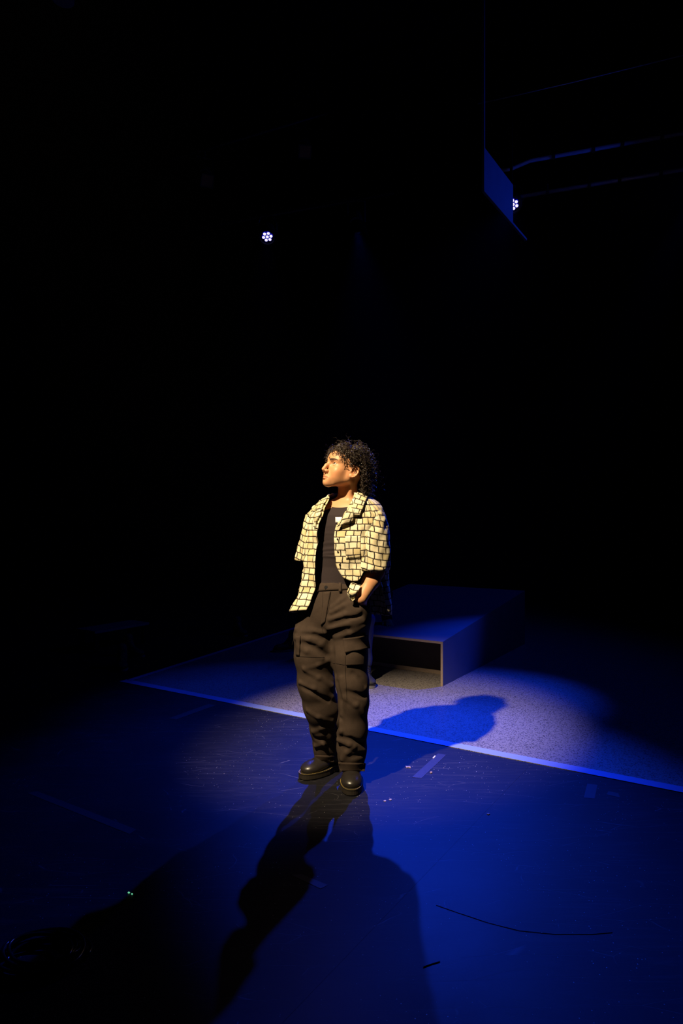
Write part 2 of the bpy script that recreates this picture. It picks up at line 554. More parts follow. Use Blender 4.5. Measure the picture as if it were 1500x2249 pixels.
# top deck, one sloping board
top = [c_fr, c_br, c_bl, c_fl]
tz = [HF, HB, HB, HF]
lo = [Vector((p.x, p.y, z - TH + 0.0004)) for p, z in zip(top, tz)]
hi = [Vector((p.x, p.y, z)) for p, z in zip(top, tz)]
MB().hexa(lo + hi).build('deck', M['boxpaint'], plat)
# raw plywood showing on the front edges
e = 0.0015
for nm, p, q, z0, z1 in (('edge_band', c_fr - ux * e, c_fl - ux * e, HF - TH, HF - 0.001),):
    plat_panel(nm, p, q, -ux, 0.002, z0, z0, z1, z1, M['plyedge'])
plat_panel('edge_band', c_fr - ux * e, c_fr + nx_ * TH - ux * e, -ux, 0.002, zs0, zs0, HF - TH, HF - TH, M['plyedge'])
plat_panel('edge_band', c_fl - nx_ * TH - ux * e, c_fl - ux * e, -ux, 0.002, zs0, zs0, HF - TH, HF - TH, M['plyedge'])

# ------------------------------------------------------------------ lamps, pipes and panel overhead


def disc(mb, c, ax, r, h, n=20, r2=None):
    ax = Vector(ax).normalized()
    mb.tube([Vector(c), Vector(c) + ax * h], [r, r if r2 is None else r2], n)


def lamp_frame(pos, aim):
    d = (Vector(aim) - Vector(pos)).normalized()
    s = d.cross(Vector((0, 0, 1))).normalized()
    u = s.cross(d)
    return d, s, u


def led_par(pos, aim, label, pipe_z, watts, deg, spin, blend=1.0, spill=0):
    root = empty('led_par_lamp', pos, label, 'stage lamp')
    d, s, u = lamp_frame(pos, aim)
    pos = Vector(pos)
    mb = MB()
    disc(mb, pos - d * 0.20, d, 0.055, 0.06, 20, 0.085)
    disc(mb, pos - d * 0.14, d, 0.088, 0.12, 24)
    mb.build('housing', M['lampbody'], root, False)
    mb = MB()
    n = 24
    ro, ri = 0.098, 0.082
    v, f = [], []
    for k in range(n):
        a = 2 * math.pi * k / n
        e_ = s * math.cos(a) + u * math.sin(a)
        for r, h in ((ri, -0.02), (ro, -0.02), (ro, 0.022), (ri, 0.022)):
            v.append(pos + e_ * r + d * h)
    for k in range(n):
        for j in range(4):
            f.append([k * 4 + j, k * 4 + (j + 1) % 4, ((k + 1) % n) * 4 + (j + 1) % 4, ((k + 1) % n) * 4 + j])
    mb.add(v, f).build('front_ring', M['lampbody'], root)
    for k in range(7):
        e_ = Vector((0, 0, 0))
        if k:
            a = math.radians(spin + 60 * k)
            e_ = (s * math.cos(a) + u * math.sin(a)) * 0.0435
        mb = MB(); disc(mb, pos + e_ - d * 0.019, d, 0.0212, 0.020, 14)
        cup = mb.build('lens_cup', M['ledrim'], root)
        mb = MB(); disc(mb, pos + e_ + d * 0.0012, d, 0.0175, 0.005, 14, 0.012)
        mb.build('lens', M['led'], cup)
    mb = MB()                                          # yoke and clamp
    top = Vector((pos.x, pos.y, pipe_z - 0.03)) - d * 0.06
    a, b = pos - d * 0.07 + s * 0.105, pos - d * 0.07 - s * 0.105
    mb.tube([a, a * 0.5 + (top + s * 0.105) * 0.5, top + s * 0.07, top - s * 0.07, b * 0.5 + (top - s * 0.105) * 0.5, b], 0.007, 6)
    mb.build('yoke', M['lampbody'], root)
    mb = MB(); disc(mb, top - Vector((0, 0, 0.01)), (0, 0, 1), 0.022, 0.035, 10)
    mb.build('clamp', M['lampbody'], root)
    l = spot('led_light', pos + d * 0.03, aim, watts, BLUE, deg, blend, 0.045)
    l.parent = root
    l.location = d * 0.03
    if spill:
        l = spot('led_spill', pos + d * 0.03, (1.35, 5.9, 3.9), spill, BLUE, 156, 1.0, 0.05)
        l.parent = root
        l.location = d * 0.03
    return root, top


def pipe(name, pts, r, label, cat='pipe', mat='steel'):
    mb = MB(); mb.tube(pts, r, 10)
    o = mb.build(name, M[mat], None, True)
    tag(o, label, cat)
    return o


A_POS = W(587, 520, 7.3)
B_POS = W(1127, 449, 7.35)
C_POS = W(1545, 395, 6.3)
AIM = Vector((0.45, 3.2, 0.2))
ra, topa = led_par(A_POS, (-0.62, 4.35, 0.0), 'lit seven-lens LED stage lamp shining violet-white, left of the two', A_POS.z + 0.24, 330, 31, -12)
rb, topb = led_par(B_POS, (-0.02, 3.2, 0.70), 'lit LED stage lamp half hidden behind the dark blue hanging panel', B_POS.z + 0.20, 1250, 35, 30)
rc, topc = led_par(C_POS, (0.95, 4.62, 0.1), 'LED stage lamp at the far right above the frame edge', C_POS.z + 0.22, 1500, 21, 10, spill=80)


def hooded_lamp(pos, aim, watts, deg, label):
    """profile lantern with a long black snoot that hides its lens from the room"""
    pos = Vector(pos)
    root = empty('hooded_lamp', pos, label, 'stage lamp')
    d, s, u = lamp_frame(pos, aim)
    mb = MB(); disc(mb, pos - d * 0.36, d, 0.07, 0.22, 18, 0.085); disc(mb, pos - d * 0.14, d, 0.06, 0.12, 18)
    mb.build('housing', M['lampbody'], root)
    n, v, f = 20, [], []
    for k in range(n):
        a = 2 * math.pi * k / n
        e_ = s * math.cos(a) + u * math.sin(a)
        for r, h in ((0.105, -0.02), (0.108, -0.02), (0.108, 0.26), (0.105, 0.26)):
            v.append(pos + e_ * r + d * h)
    for k in range(n):
        for j in range(4):
            f.append([k * 4 + j, k * 4 + (j + 1) % 4, ((k + 1) % n) * 4 + (j + 1) % 4, ((k + 1) % n) * 4 + j])
    MB().add(v, f).build('snoot', M['drape'], root)
    t = pos - d * 0.2 + Vector((0, 0, 0.24))
    mb = MB(); mb.tube([pos - d * 0.2 + s * 0.1, t + s * 0.1, t - s * 0.1, pos - d * 0.2 - s * 0.1], 0.008, 6)
    mb.tube([t, t + Vector((0, 0, 0.05))], 0.016, 8)
    mb.build('yoke', M['lampbody'], root)
    l = spot('blue_beam', pos, aim, watts, BLUE, deg, 1.0, 0.04)
    l.parent = root
    l.location = d * 0.01


hooded_lamp(W(785, 505, 7.25), (0.50, 3.35, 0.0), 2300, 26, 'dark hooded lantern hung between the two lit LED lamps')

# lighting bars, parallel, running right and towards the camera
zp = 5.0
p2a, p2b = W(1150, 430, (zp - CH) * FPX / 710), W(1500, 372, (zp - CH) * FPX / 768)
dirp = (p2b - p2a).normalized()
pipe('lighting_bar', [p2a - dirp * 0.25, p2b + dirp * 1.4], 0.024, 'lower of the two thick steel lighting bars right of the lit lamp', 'lighting bar')
zp1 = 5.2
q1, q2 = W(1165, 352, (zp1 - CH) * FPX / 788), W(1500, 293, (zp1 - CH) * FPX / 847)
pipe('lighting_bar', [q1 - dirp * 0.36 - Vector((0, 0, 0.05)), q1 - dirp * 0.2 - Vector((0, 0, 0.05)), q1, q2 + dirp * 1.2], 0.024,
     'upper of the two thick steel lighting bars, bent at its left end', 'lighting bar')
zp3 = 5.6
r1, r2 = W(1050, 228, (zp3 - CH) * FPX / 912), W(1500, 120, (zp3 - CH) * FPX / 1020)
pipe('ceiling_cable', [r1, r1 * 0.5 + r2 * 0.5 - Vector((0, 0, 0.01)), r2 + (r2 - r1) * 0.5], 0.007, 'thin cable strung high above the two lighting bars', 'cable')
pa = Vector((topa.x, topa.y, A_POS.z + 0.26))
pipe('lighting_bar', [pa - dirp * 2.6, pa + dirp * 1.5], 0.024, 'dark lighting bar carrying the left seven-lens lamp', 'lighting bar', 'lampbody')
# clips along the two bars
for (a, b, nm_) in ((p2a, p2b, 'lower'), (q1, q2, 'upper')):
    for od, t in zip(('leftmost', 'second from left', 'third from left', 'rightmost'), (0.16, 0.43, 0.62, 0.87)):
        c = a.lerp(b, t)
        mb = MB()
        mb.tube([c - dirp * 0.018, c + dirp * 0.018], 0.034, 8)
        mb.tube([c + Vector((0, 0, 0.02)), c + Vector((0, 0, 0.09))], 0.010, 6)
        o = mb.build('pipe_clamp', M['lampbody'])
        tag(o, od + ' small black clamp on the ' + nm_ + ' thick lighting bar', 'clamp', 'clamps on the lighting bars')

# hanging panel beside the right lamp
PA = W(1058, 418, 6.0)
PA.z = 4.38
ux2 = Vector((0.555, 0.832, 0)).normalized()
nn = Vector((ux2.y, -ux2.x, 0))
pan = empty('hanging_panel', PA, 'dark blue-lit panel hanging beside the right LED lamp', 'panel')
MB().box(PA + ux2 * 0.41 + nn * 0.012 + Vector((0, 0, 0.20)), ux2, nn, Vector((0, 0, 1)), 0.41, 0.012, 0.195).build('board', M['panel'], pan)
MB().box(PA + ux2 * 0.64 + nn * 0.012 - Vector((0, 0, 0.008)), ux2, nn, Vector((0, 0, 1)), 0.64, 0.013, 0.012).build('bottom_rail', M['panel'], pan)
MB().box(PA + ux2 * 0.012 + nn * 0.012 + Vector((0, 0, 0.395 + (CEIL - PA.z - 0.395) / 2)), ux2, nn, Vector((0, 0, 1)), 0.012, 0.012, (CEIL - PA.z - 0.395) / 2).build('hanger', M['panel'], pan)
MB().box(PA + ux2 * 0.80 + nn * 0.012 + Vector((0, 0, 0.395 + (CEIL - PA.z - 0.395) / 2)), ux2, nn, Vector((0, 0, 1)), 0.012, 0.012, (CEIL - PA.z - 0.395) / 2).build('hanger', M['drape'], pan)

# ceiling disc
mb = MB(); disc(mb, W(138, 44, 6.25) * 1.0, (0, 0, 1), 0.105, 0.03, 28)
dz = W(138, 44, 6.25).z
for i, v in enumerate(mb.v):
    mb.v[i] = (v[0], v[1], v[2] - dz + CEIL - 0.03)
tag(mb.build('ceiling_disc', plain('dim_disc', (0.16, 0.13, 0.18), 0.6)), 'faint round disc on the black ceiling, upper left corner', 'ceiling disc')


def lantern(px, py, d, label):
    pos = W(px, py, d)
    root = empty('stage_lantern', pos, label, 'stage lamp')
    dr, s, u = lamp_frame(pos, (0.3, 3.4, 0.3))
    mb = MB(); disc(mb, pos - dr * 0.34, dr, 0.075, 0.2, 16, 0.09); disc(mb, pos - dr * 0.14, dr, 0.065, 0.13, 16)
    mb.build('housing', M['lampbody'], root)
    MB().box(pos, s, u, dr, 0.066, 0.066, 0.002).build('colour_gel', M['gel'], root)
    mb = MB()
    for sx in (-1, 1):
        mb.box(pos + s * 0.073 * sx, s, u, dr, 0.006, 0.08, 0.008)
        mb.box(pos + u * 0.073 * sx, u, s, dr, 0.006, 0.08, 0.008)
    mb.build('gel_frame', M['lampbody'], root)
    mb = MB()
    t = pos - dr * 0.22 + Vector((0, 0, 0.2))
    mb.tube([pos - dr * 0.22 + s * 0.1, t + s * 0.1, t - s * 0.1, pos - dr * 0.22 - s * 0.1], 0.008, 6)
    mb.tube([t, t + Vector((0, 0, 0.082))], 0.018, 8)
    mb.build('yoke', M['lampbody'], root)
    return t


ta = lantern(670, 333, 7.9, 'unlit stage lantern with a dull orange gel above the left LED lamp')
tb = lantern(455, 397, 7.9, 'unlit stage lantern with a very dim brown gel, upper left')
pb = (ta + Vector((0, 0, 0.105)))
pc = (tb + Vector((0, 0, 0.105)))
dd = (pb - pc).normalized()
pipe('lighting_bar', [pc - dd * 1.2, pb + dd * 1.2], 0.022, 'dark lighting bar carrying the two unlit lanterns', 'lighting bar', 'lampbody')

# ================================================================== signed-distance modelling


class Field:
    def __init__(s, xs, ys, zs):
        s.x, s.y, s.z = [np.asarray(a, dtype=np.float32) for a in (xs, ys, zs)]
        s.D = np.full((len(xs), len(ys), len(zs)), 1.0, dtype=np.float32)

    def _sl(s, lo, hi):
        r = []
        for a, l, h in zip((s.x, s.y, s.z), lo, hi):
            i0 = max(0, int(np.searchsorted(a, l)) - 1)
            i1 = min(len(a), int(np.searchsorted(a, h)) + 1)
            r.append(slice(i0, i1))
        return tuple(r)

    def _grid(s, sl):
        return s.x[sl[0]][:, None, None], s.y[sl[1]][None, :, None], s.z[sl[2]][None, None, :]

    def apply(s, fn, lo, hi, k, sub=False):
        m = 0.035 + k
        sl = s._sl([v - m for v in lo], [v + m for v in hi])
        if any(q.stop - q.start < 2 for q in sl): return
        d = fn(*s._grid(sl)).astype(np.float32)
        a = s.D[sl]
        if sub:
            h = np.clip(0.5 - 0.5 * (a + d) / k, 0, 1)
            s.D[sl] = a * (1 - h) + (-d) * h + k * h * (1 - h)
        else:
            h = np.clip(0.5 + 0.5 * (a - d) / k, 0, 1)
            s.D[sl] = a * (1 - h) + d * h - k * h * (1 - h)

    def cap(s, a, b, ra, rb=None, k=0.02, sub=False):
        a, b = Vector(a), Vector(b)
        rb = ra if rb is None else rb
        ab = b - a
        L2 = max(ab.length_squared, 1e-9)

        def fn(X, Y, Z):
            px, py, pz = X - a.x, Y - a.y, Z - a.z
            h = np.clip((px * ab.x + py * ab.y + pz * ab.z) / L2, 0, 1)
            return np.sqrt((px - ab.x * h) ** 2 + (py - ab.y * h) ** 2 + (pz - ab.z * h) ** 2) - (ra + (rb - ra) * h)
        r = max(ra, rb)
        s.apply(fn, [min(a[i], b[i]) - r for i in range(3)], [max(a[i], b[i]) + r for i in range(3)], k, sub)

    def chain(s, pts, k=0.02):
        for (a, ra), (b, rb) in zip(pts[:-1], pts[1:]):
            s.cap(a, b, ra, rb, k)

    def ell(s, c, r, axes=None, k=0.02, sub=False):
        c = Vector(c)
        ax = axes or (Vector((1, 0, 0)), Vector((0, 1, 0)), Vector((0, 0, 1)))

        def fn(X, Y, Z):
            px, py, pz = X - c.x, Y - c.y, Z - c.z
            q0 = q1 = 0.0
            for A, R in zip(ax, r):
                t = px * A.x + py * A.y + pz * A.z
                q0 = q0 + (t / R) ** 2
                q1 = q1 + (t / R / R) ** 2
            q0 = np.sqrt(q0)
            return q0 * (q0 - 1.0) / np.maximum(np.sqrt(q1), 1e-6)
        m = max(r)
        s.apply(fn, [v - m for v in c], [v + m for v in c], k, sub)

    def sample(s, p):
        i = [int(np.clip(np.searchsorted(a, v), 1, len(a) - 1)) for a, v in zip((s.x, s.y, s.z), p)]
        return s.D[i[0], i[1], i[2]]

    def hit(s, px, py, y0, y1):
        for d in np.arange(y0, y1, 0.003):
            p = W(px, py, d)
            if s.sample(p) < 0: return p
        return None

    def mesh(s, smooth=1):
        v, f = surface_nets(s.D, s.x, s.y, s.z)
        return relax(v, f, smooth), f


def surface_nets(D, xs, ys, zs):
    ins = D < 0
    c = ins.astype(np.uint8)
    sm = np.zeros(tuple(n - 1 for n in D.shape), dtype=np.uint8)
    for a in (0, 1):
        for b in (0, 1):
            for e_ in (0, 1):
                sm += c[a:D.shape[0] - 1 + a, b:D.shape[1] - 1 + b, e_:D.shape[2] - 1 + e_]
    act = (sm > 0) & (sm < 8)
    ids = np.full(act.shape, -1, dtype=np.int32)
    ai = np.argwhere(act)
    ids[act] = np.arange(len(ai))
    i, j, k = ai.T
    acc = np.zeros((len(ai), 3)); cnt = np.zeros(len(ai))
    corners = [(a, b, e_) for a in (0, 1) for b in (0, 1) for e_ in (0, 1)]
    for p in corners:
        for ax in range(3):
            if p[ax]: continue
            q = list(p); q[ax] = 1
            da = D[i + p[0], j + p[1], k + p[2]]
            db = D[i + q[0], j + q[1], k + q[2]]
            m = (da < 0) != (db < 0)
            t = np.where(m, da / np.where(m, da - db, 1), 0)
            pa_ = np.stack([xs[i + p[0]], ys[j + p[1]], zs[k + p[2]]], 1)
            pb_ = np.stack([xs[i + q[0]], ys[j + q[1]], zs[k + q[2]]], 1)
            acc += np.where(m[:, None], pa_ + (pb_ - pa_) * t[:, None], 0)
            cnt += m
    verts = acc / np.maximum(cnt, 1)[:, None]
    faces = []
    # x edges
    m = ins[:-1, 1:-1, 1:-1] != ins[1:, 1:-1, 1:-1]
    e_ = np.argwhere(m)
    if len(e_):
        a, b, g = e_[:, 0], e_[:, 1] + 1, e_[:, 2] + 1
        q = np.stack([ids[a, b - 1, g - 1], ids[a, b, g - 1], ids[a, b, g], ids[a, b - 1, g]], 1)
        fl = ~ins[a, b, g]; q[fl] = q[fl][:, ::-1]; faces.append(q)
    m = ins[1:-1, :-1, 1:-1] != ins[1:-1, 1:, 1:-1]
    e_ = np.argwhere(m)
    if len(e_):
        a, b, g = e_[:, 0] + 1, e_[:, 1], e_[:, 2] + 1
        q = np.stack([ids[a - 1, b, g - 1], ids[a - 1, b, g], ids[a, b, g], ids[a, b, g - 1]], 1)
        fl = ~ins[a, b, g]; q[fl] = q[fl][:, ::-1]; faces.append(q)
    m = ins[1:-1, 1:-1, :-1] != ins[1:-1, 1:-1, 1:]
    e_ = np.argwhere(m)
    if len(e_):
        a, b, g = e_[:, 0] + 1, e_[:, 1] + 1, e_[:, 2]
        q = np.stack([ids[a - 1, b - 1, g], ids[a, b - 1, g], ids[a, b, g], ids[a - 1, b, g]], 1)
        fl = ~ins[a, b, g]; q[fl] = q[fl][:, ::-1]; faces.append(q)
    return verts, np.concatenate(faces)


def relax(v, f, it):
    for _ in range(it):
        acc = np.zeros_like(v); cnt = np.zeros(len(v))
        for a in range(4):
            b = (a + 1) % 4
            np.add.at(acc, f[:, a], v[f[:, b]]); np.add.at(cnt, f[:, a], 1)
            np.add.at(acc, f[:, b], v[f[:, a]]); np.add.at(cnt, f[:, b], 1)
        v = v * 0.5 + 0.5 * acc / np.maximum(cnt, 1)[:, None]
    return v


def axis(*seg):
    """piecewise spacing: (start, end, step), ..."""
    out = []
    for a, b, st in seg:
        out += list(np.arange(a, b - 1e-6, st))
    return np.array(out)


# ------------------------------------------------------------------ head
class Head:
    def __init__(s, O, yaw, pitch, sc, roll=0.0):
        F = Vector((-math.sin(yaw), -math.cos(yaw), 0))
        s.L = Vector((-F.y, F.x, 0))
        Z = Vector((0, 0, 1))
        s.F = F * math.cos(pitch) + Z * math.sin(pitch)
        s.U = Z * math.cos(pitch) - F * math.sin(pitch)
        s.O, s.s = Vector(O), sc
        s.ax = (s.F, s.L, s.U)

    def P(s, f, l, u):
        return s.O + (s.F * f + s.L * l + s.U * u) * s.s

    def local(s, v):
        q = np.asarray(v) - np.array(s.O)
        return np.stack([q @ np.array(a) for a in s.ax], 1) / s.s

    def carve(s, fd):
        k = s.s
        P = s.P

        def ell(c, r, kk, sub=False, ax=None):
            fd.ell(P(*c), [x * k for x in r], ax or s.ax, kk, sub)

        def cap(a, b, ra, rb, kk, sub=False):
            fd.cap(P(*a), P(*b), ra * k, rb * k, kk, sub)
        ell((0.002, 0, 0.044), (0.092, 0.072, 0.083), 0.01)           # cranium
        ell((-0.022, 0, 0.030), (0.072, 0.070, 0.072), 0.02)
        ell((0.052, 0, 0.044), (0.046, 0.058, 0.050), 0.02)           # forehead
        ell((0.042, 0, -0.020), (0.049, 0.053, 0.054), 0.03)          # mid face
        for sgn in (1, -1):
            cap((0.008, 0.046 * sgn, -0.038), (0.066, 0.013 * sgn, -0.077), 0.015, 0.013, 0.025)   # jaw
            cap((0.002, 0.057 * sgn, 0.0), (0.008, 0.051 * sgn, -0.034), 0.013, 0.014, 0.02)
            ell((0.062, 0.043 * sgn, -0.016), (0.021, 0.018, 0.018), 0.025)                        # cheekbone
            ell((0.046, 0.036 * sgn, -0.038), (0.034, 0.021, 0.030), 0.025)                        # cheek
            cap((0.089, 0.014 * sgn, 0.033), (0.074, 0.046 * sgn, 0.034), 0.008, 0.008, 0.014)     # brow ridge
        ell((0.080, 0, -0.079), (0.016, 0.018, 0.015), 0.016)         # chin
        ell((0.082, 0, -0.055), (0.017, 0.026, 0.026), 0.018)         # muzzle
        for sgn in (1, -1):
            ell((0.098, 0.031 * sgn, 0.014), (0.020, 0.018, 0.0135), 0.010, True)                  # socket
            ell((0.0745, 0.031 * sgn, 0.0145), (0.0142, 0.0142, 0.0140), 0.004)                    # lids
            ell((0.091, 0.0315 * sgn, 0.0150), (0.012, 0.0124, 0.0064), 0.0015, True)              # eye opening
        cap((0.090, 0, 0.026), (0.1065, 0, 0.000), 0.0066, 0.0078, 0.010)   # nose bridge, slightly arched
        cap((0.1065, 0, 0.000), (0.1155, 0, -0.0205), 0.0078, 0.0088, 0.008)
        cap((0.094, 0, -0.026), (0.110, 0, -0.0265), 0.0080, 0.0062, 0.006)
        for sgn in (1, -1):
            ell((0.1015, 0.0125 * sgn, -0.0255), (0.0105, 0.0065, 0.0082), 0.005)
            ell((0.1070, 0.0075 * sgn, -0.0340), (0.0060, 0.0032, 0.0040), 0.002, True)
        # lips
        for sgn in (1, -1):
            cap((0.1005, 0.004 * sgn, -0.0505), (0.0880, 0.0225 * sgn, -0.0560), 0.0052, 0.0026, 0.005)
            cap((0.0995, 0.0 * sgn, -0.0620), (0.0880, 0.0205 * sgn, -0.0575), 0.0060, 0.0026, 0.005)
            cap((0.1075, 0.0 * sgn, -0.0560), (0.0925, 0.0240 * sgn, -0.0572), 0.0020, 0.0014, 0.002, True)
        ell((0.1060, 0, -0.0700), (0.0080, 0.018, 0.0040), 0.008, True)   # dip above the chin
        # ears
        for sgn in (1, -1):
            tilt = math.radians(14)
            e1 = s.F * math.cos(tilt) + s.U * math.sin(tilt)
            e2 = s.U * math.cos(tilt) - s.F * math.sin(tilt)
            out = (s.L * sgn * math.cos(0.42) + s.F * math.sin(0.42)).normalized()
            e1o = (e1 - out * e1.dot(out)).normalized()
            e2o = out.cross(e1o)
            if e2o.dot(s.U) < 0: e2o = -e2o
            c = P(-0.008, 0.0765 * sgn, 0.003)
            fd.ell(c, [0.0180 * k, 0.0300 * k, 0.0045 * k], (e1o, e2o, out), 0.004)
            prev = None
            for t in range(0, 11):
                a = math.radians(-75 + 27 * t)
                # helix rim runs from lobe up the back to the front of the ear
                q = c - e1o * (0.0165 * k * math.cos(a)) + e2o * (0.0285 * k * math.sin(a)) + out * 0.0045 * k
                if prev is not None:
                    fd.cap(prev, q, 0.0033 * k, 0.0033 * k, 0.002)
                prev = q
            fd.ell(c + out * 0.006 * k - e2o * 0.003 * k + e1o * 0.002 * k, [0.0095 * k, 0.0140 * k, 0.0065 * k], (e1o, e2o, out), 0.003, True)
            fd.ell(c - e2o * 0.026 * k + e1o * 0.004 * k, [0.008 * k, 0.008 * k, 0.005 * k], (e1o, e2o, out), 0.005)
            fd.ell(P(0.008, 0.071 * sgn, -0.002), [0.005 * k, 0.004 * k, 0.006 * k], s.ax, 0.004)

    def paint(s, v, base):
        q = s.local(v)
        f, l, u = q.T
        al = np.abs(l)
        col = np.tile(np.array(base), (len(q), 1))

        def mixin(mask, c):
            nonlocal col
            m = np.clip(mask, 0, 1)[:, None]
            col = col * (1 - m) + np.array(c) * m
        inhead = (u > -0.13) & (u < 0.15) & (f > -0.12)
        # cheeks, nose and ears a little redder
        blush = np.exp(-((f - 0.060) ** 2 / 0.0006 + (al - 0.046) ** 2 / 0.0005 + (u + 0.030) ** 2 / 0.0005))
        mixin(0.6 * blush * inhead, (base[0] * 1.0, base[1] * 0.68, base[2] * 0.55))
        ear = np.exp(-((f + 0.006) ** 2 / 0.0006 + (al - 0.080) ** 2 / 0.0003 + u ** 2 / 0.0012))
        mixin(0.4 * ear * inhead, (base[0], base[1] * 0.66, base[2] * 0.5))
        # lips
        w = 0.0235
        arch_u = -0.0465 - 0.35 * np.maximum(al - 0.006, 0) - 0.1 * np.maximum(0.004 - al, 0)
        arch_l = -0.0675 + 0.42 * np.maximum(al - 0.004, 0)
        lip = ((u < arch_u) & (u > arch_l) & (al < w) & (f > 0.080) & inhead).astype(float)
        mixin(0.75 * lip, (base[0] * 0.66, base[1] * 0.46, base[2] * 0.44))
        # brows: thick, dark, slightly arched
        bc = 0.0325 + 0.10 * np.maximum(al - 0.012, 0) - 0.28 * np.maximum(al - 0.036, 0)
        bw = 0.0060 - 0.10 * np.maximum(al - 0.022, 0)
        brow = np.clip(1.35 * (1 - (np.abs(u - bc) / np.maximum(bw, 1e-4)) ** 2), 0, 1) * np.clip((al - 0.008) / 0.005, 0, 1) * ((al < 0.054) & (f > 0.055) & inhead)
        mixin(0.95 * brow, (0.022, 0.013, 0.010))
        # lash lines
        lid = ((u - 0.0150) / 0.0066) ** 2 + ((al - 0.0315) / 0.0135) ** 2
        mixin(0.75 * ((lid < 1.15) & (f > 0.070) & (u > 0.0145) & inhead), (0.03, 0.017, 0.012))
        mixin(0.25 * ((lid < 1.2) & (f > 0.070) & (u <= 0.0145) & inhead), (0.10, 0.05, 0.035))
        return col


def eyeball(head, sgn, gaze, parent):
    c = head.P(0.0738, 0.031 * sgn, 0.0146)
    r = 0.0124 * head.s
    g = (head.F * gaze[0] + head.L * gaze[1] + head.U * gaze[2]).normalized()
    s_ = g.orthogonal().normalized()
    w = g.cross(s_)
    v, f = [], []
    n, m = 16, 12
    for i in range(m + 1):
        th = math.pi * i / m
        for k in range(n):
            a = 2 * math.pi * k / n
            v.append(c + (g * math.cos(th) + (s_ * math.cos(a) + w * math.sin(a)) * math.sin(th)) * r)
    for i in range(m):
        for k in range(n):
            f.append([i * n + k, (i + 1) * n + k, (i + 1) * n + (k + 1) % n, i * n + (k + 1) % n])
    ev = mesh_obj('eye', v, f, M['eyewhite'], parent)
    mb = MB()
    ring = []
    for j in range(4):
        th = math.radians((0, 12, 22, 30)[j])
        for k in range(16):
            a = 2 * math.pi * k / 16
            ring.append(c + (g * math.cos(th) + (s_ * math.cos(a) + w * math.sin(a)) * math.sin(th)) * (r * 1.02))
    ff = []
    for j in range(3):
        for k in range(16):
            ff.append([j * 16 + k, (j + 1) * 16 + k, (j + 1) * 16 + (k + 1) % 16, j * 16 + (k + 1) % 16])
    mesh_obj('iris', ring, ff, M['iris'], ev)


def wave_noise(v, seed, freq, n=10):
    r = np.random.default_rng(seed)
    o = np.zeros(len(v))
    for _ in range(n):
        d = r.normal(size=3); d /= np.linalg.norm(d)
        o += np.sin((v @ d) * freq * r.uniform(0.6, 1.5) + r.uniform(0, 6.3))
    return o / math.sqrt(n)


def normals(v, f):
    n = np.zeros_like(v)
    fn = np.cross(v[f[:, 2]] - v[f[:, 0]], v[f[:, 3]] - v[f[:, 1]])
    for a in range(4):
        np.add.at(n, f[:, a], fn)
    return n / np.maximum(np.linalg.norm(n, axis=1), 1e-12)[:, None]


# ================================================================== the standing person
YAW = math.radians(26)
TF = Vector((-math.sin(YAW), -math.cos(YAW), 0))       # torso forward
TL = Vector((-TF.y, TF.x, 0))                          # her left (image right, nearer the camera)
ZA = Vector((0, 0, 1))
TAX = (TL, TF, ZA)
SKIN = (0.58, 0.29, 0.145)

person = empty('person', (-0.04, 3.12, 0.0),
               'standing person in open cream stone-print shirt, black tank top and dark cargo trousers', 'person')
head = Head((0.016, 3.075, 1.503), math.radians(60), math.radians(17), 1.0)

SH_L = Vector((0.148, 3.045, 1.288)); EL_L = Vector((0.166, 3.015, 1.035)); WR_L = W(793, 1314, 2.960); HD_L = Vector((0.062, 3.055, 0.780))
SH_R = Vector((-0.098, 3.162, 1.296)); EL_R = Vector((-0.148, 3.21, 1.06)); WR_R = Vector((-0.125, 3.10, 0.925)); HD_R = Vector((-0.118, 3.09, 0.80))
HIP = Vector((-0.034, 3.135, 0.86))
LEG_L = [(W(765, 1395, 3.10), 0.092), (W(767, 1440, 3.07), 0.086), (W(774, 1500, 3.05), 0.074), (W(777, 1540, 3.05), 0.068), (W(773, 1600, 3.07), 0.070), (W(772, 1645, 3.09), 0.068), (W(772, 1690, 3.10), 0.060)]
LEG_R = [(W(690, 1395, 3.12), 0.094), (W(688, 1440, 3.11), 0.088), (W(694, 1500, 3.12), 0.086), (W(706, 1550, 3.15), 0.086), (W(713, 1600, 3.19), 0.070), (W(715, 1635, 3.22), 0.058), (W(714, 1670, 3.24), 0.053)]
FOOT_L = (Vector((0.050, 3.105, 0)), Vector((-0.03, -1, 0)).normalized())
FOOT_R = (Vector((-0.075, 3.235, 0)), Vector((-0.76, -0.65, 0)).normalized())


def hand_prims(fd, wrist, tip, side):
    d = (tip - wrist).normalized()
    s_ = side - d * side.dot(d)
    s_.normalize()
    n = d.cross(s_)
    palm = wrist + d * 0.045
    fd.ell(palm, [0.05, 0.037, 0.016], (d, s_, n), 0.015)
    for i, ln in enumerate((0.066, 0.075, 0.070, 0.055)):
        a = palm + d * 0.040 + s_ * (0.027 - 0.018 * i)
        b = a + d * ln * 0.55 + n * 0.006
        c = b + d * ln * 0.42 + n * 0.016
        fd.cap(a, b, 0.0085, 0.008, 0.004); fd.cap(b, c, 0.008, 0.0065, 0.004)
    a = wrist + d * 0.022 + s_ * 0.028
    b = a + d * 0.030 + s_ * 0.022 + n * 0.008
    c = b + d * 0.030 + s_ * 0.006 + n * 0.008
    fd.cap(a, b, 0.0115, 0.0095, 0.006); fd.cap(b, c, 0.0095, 0.0075, 0.004)


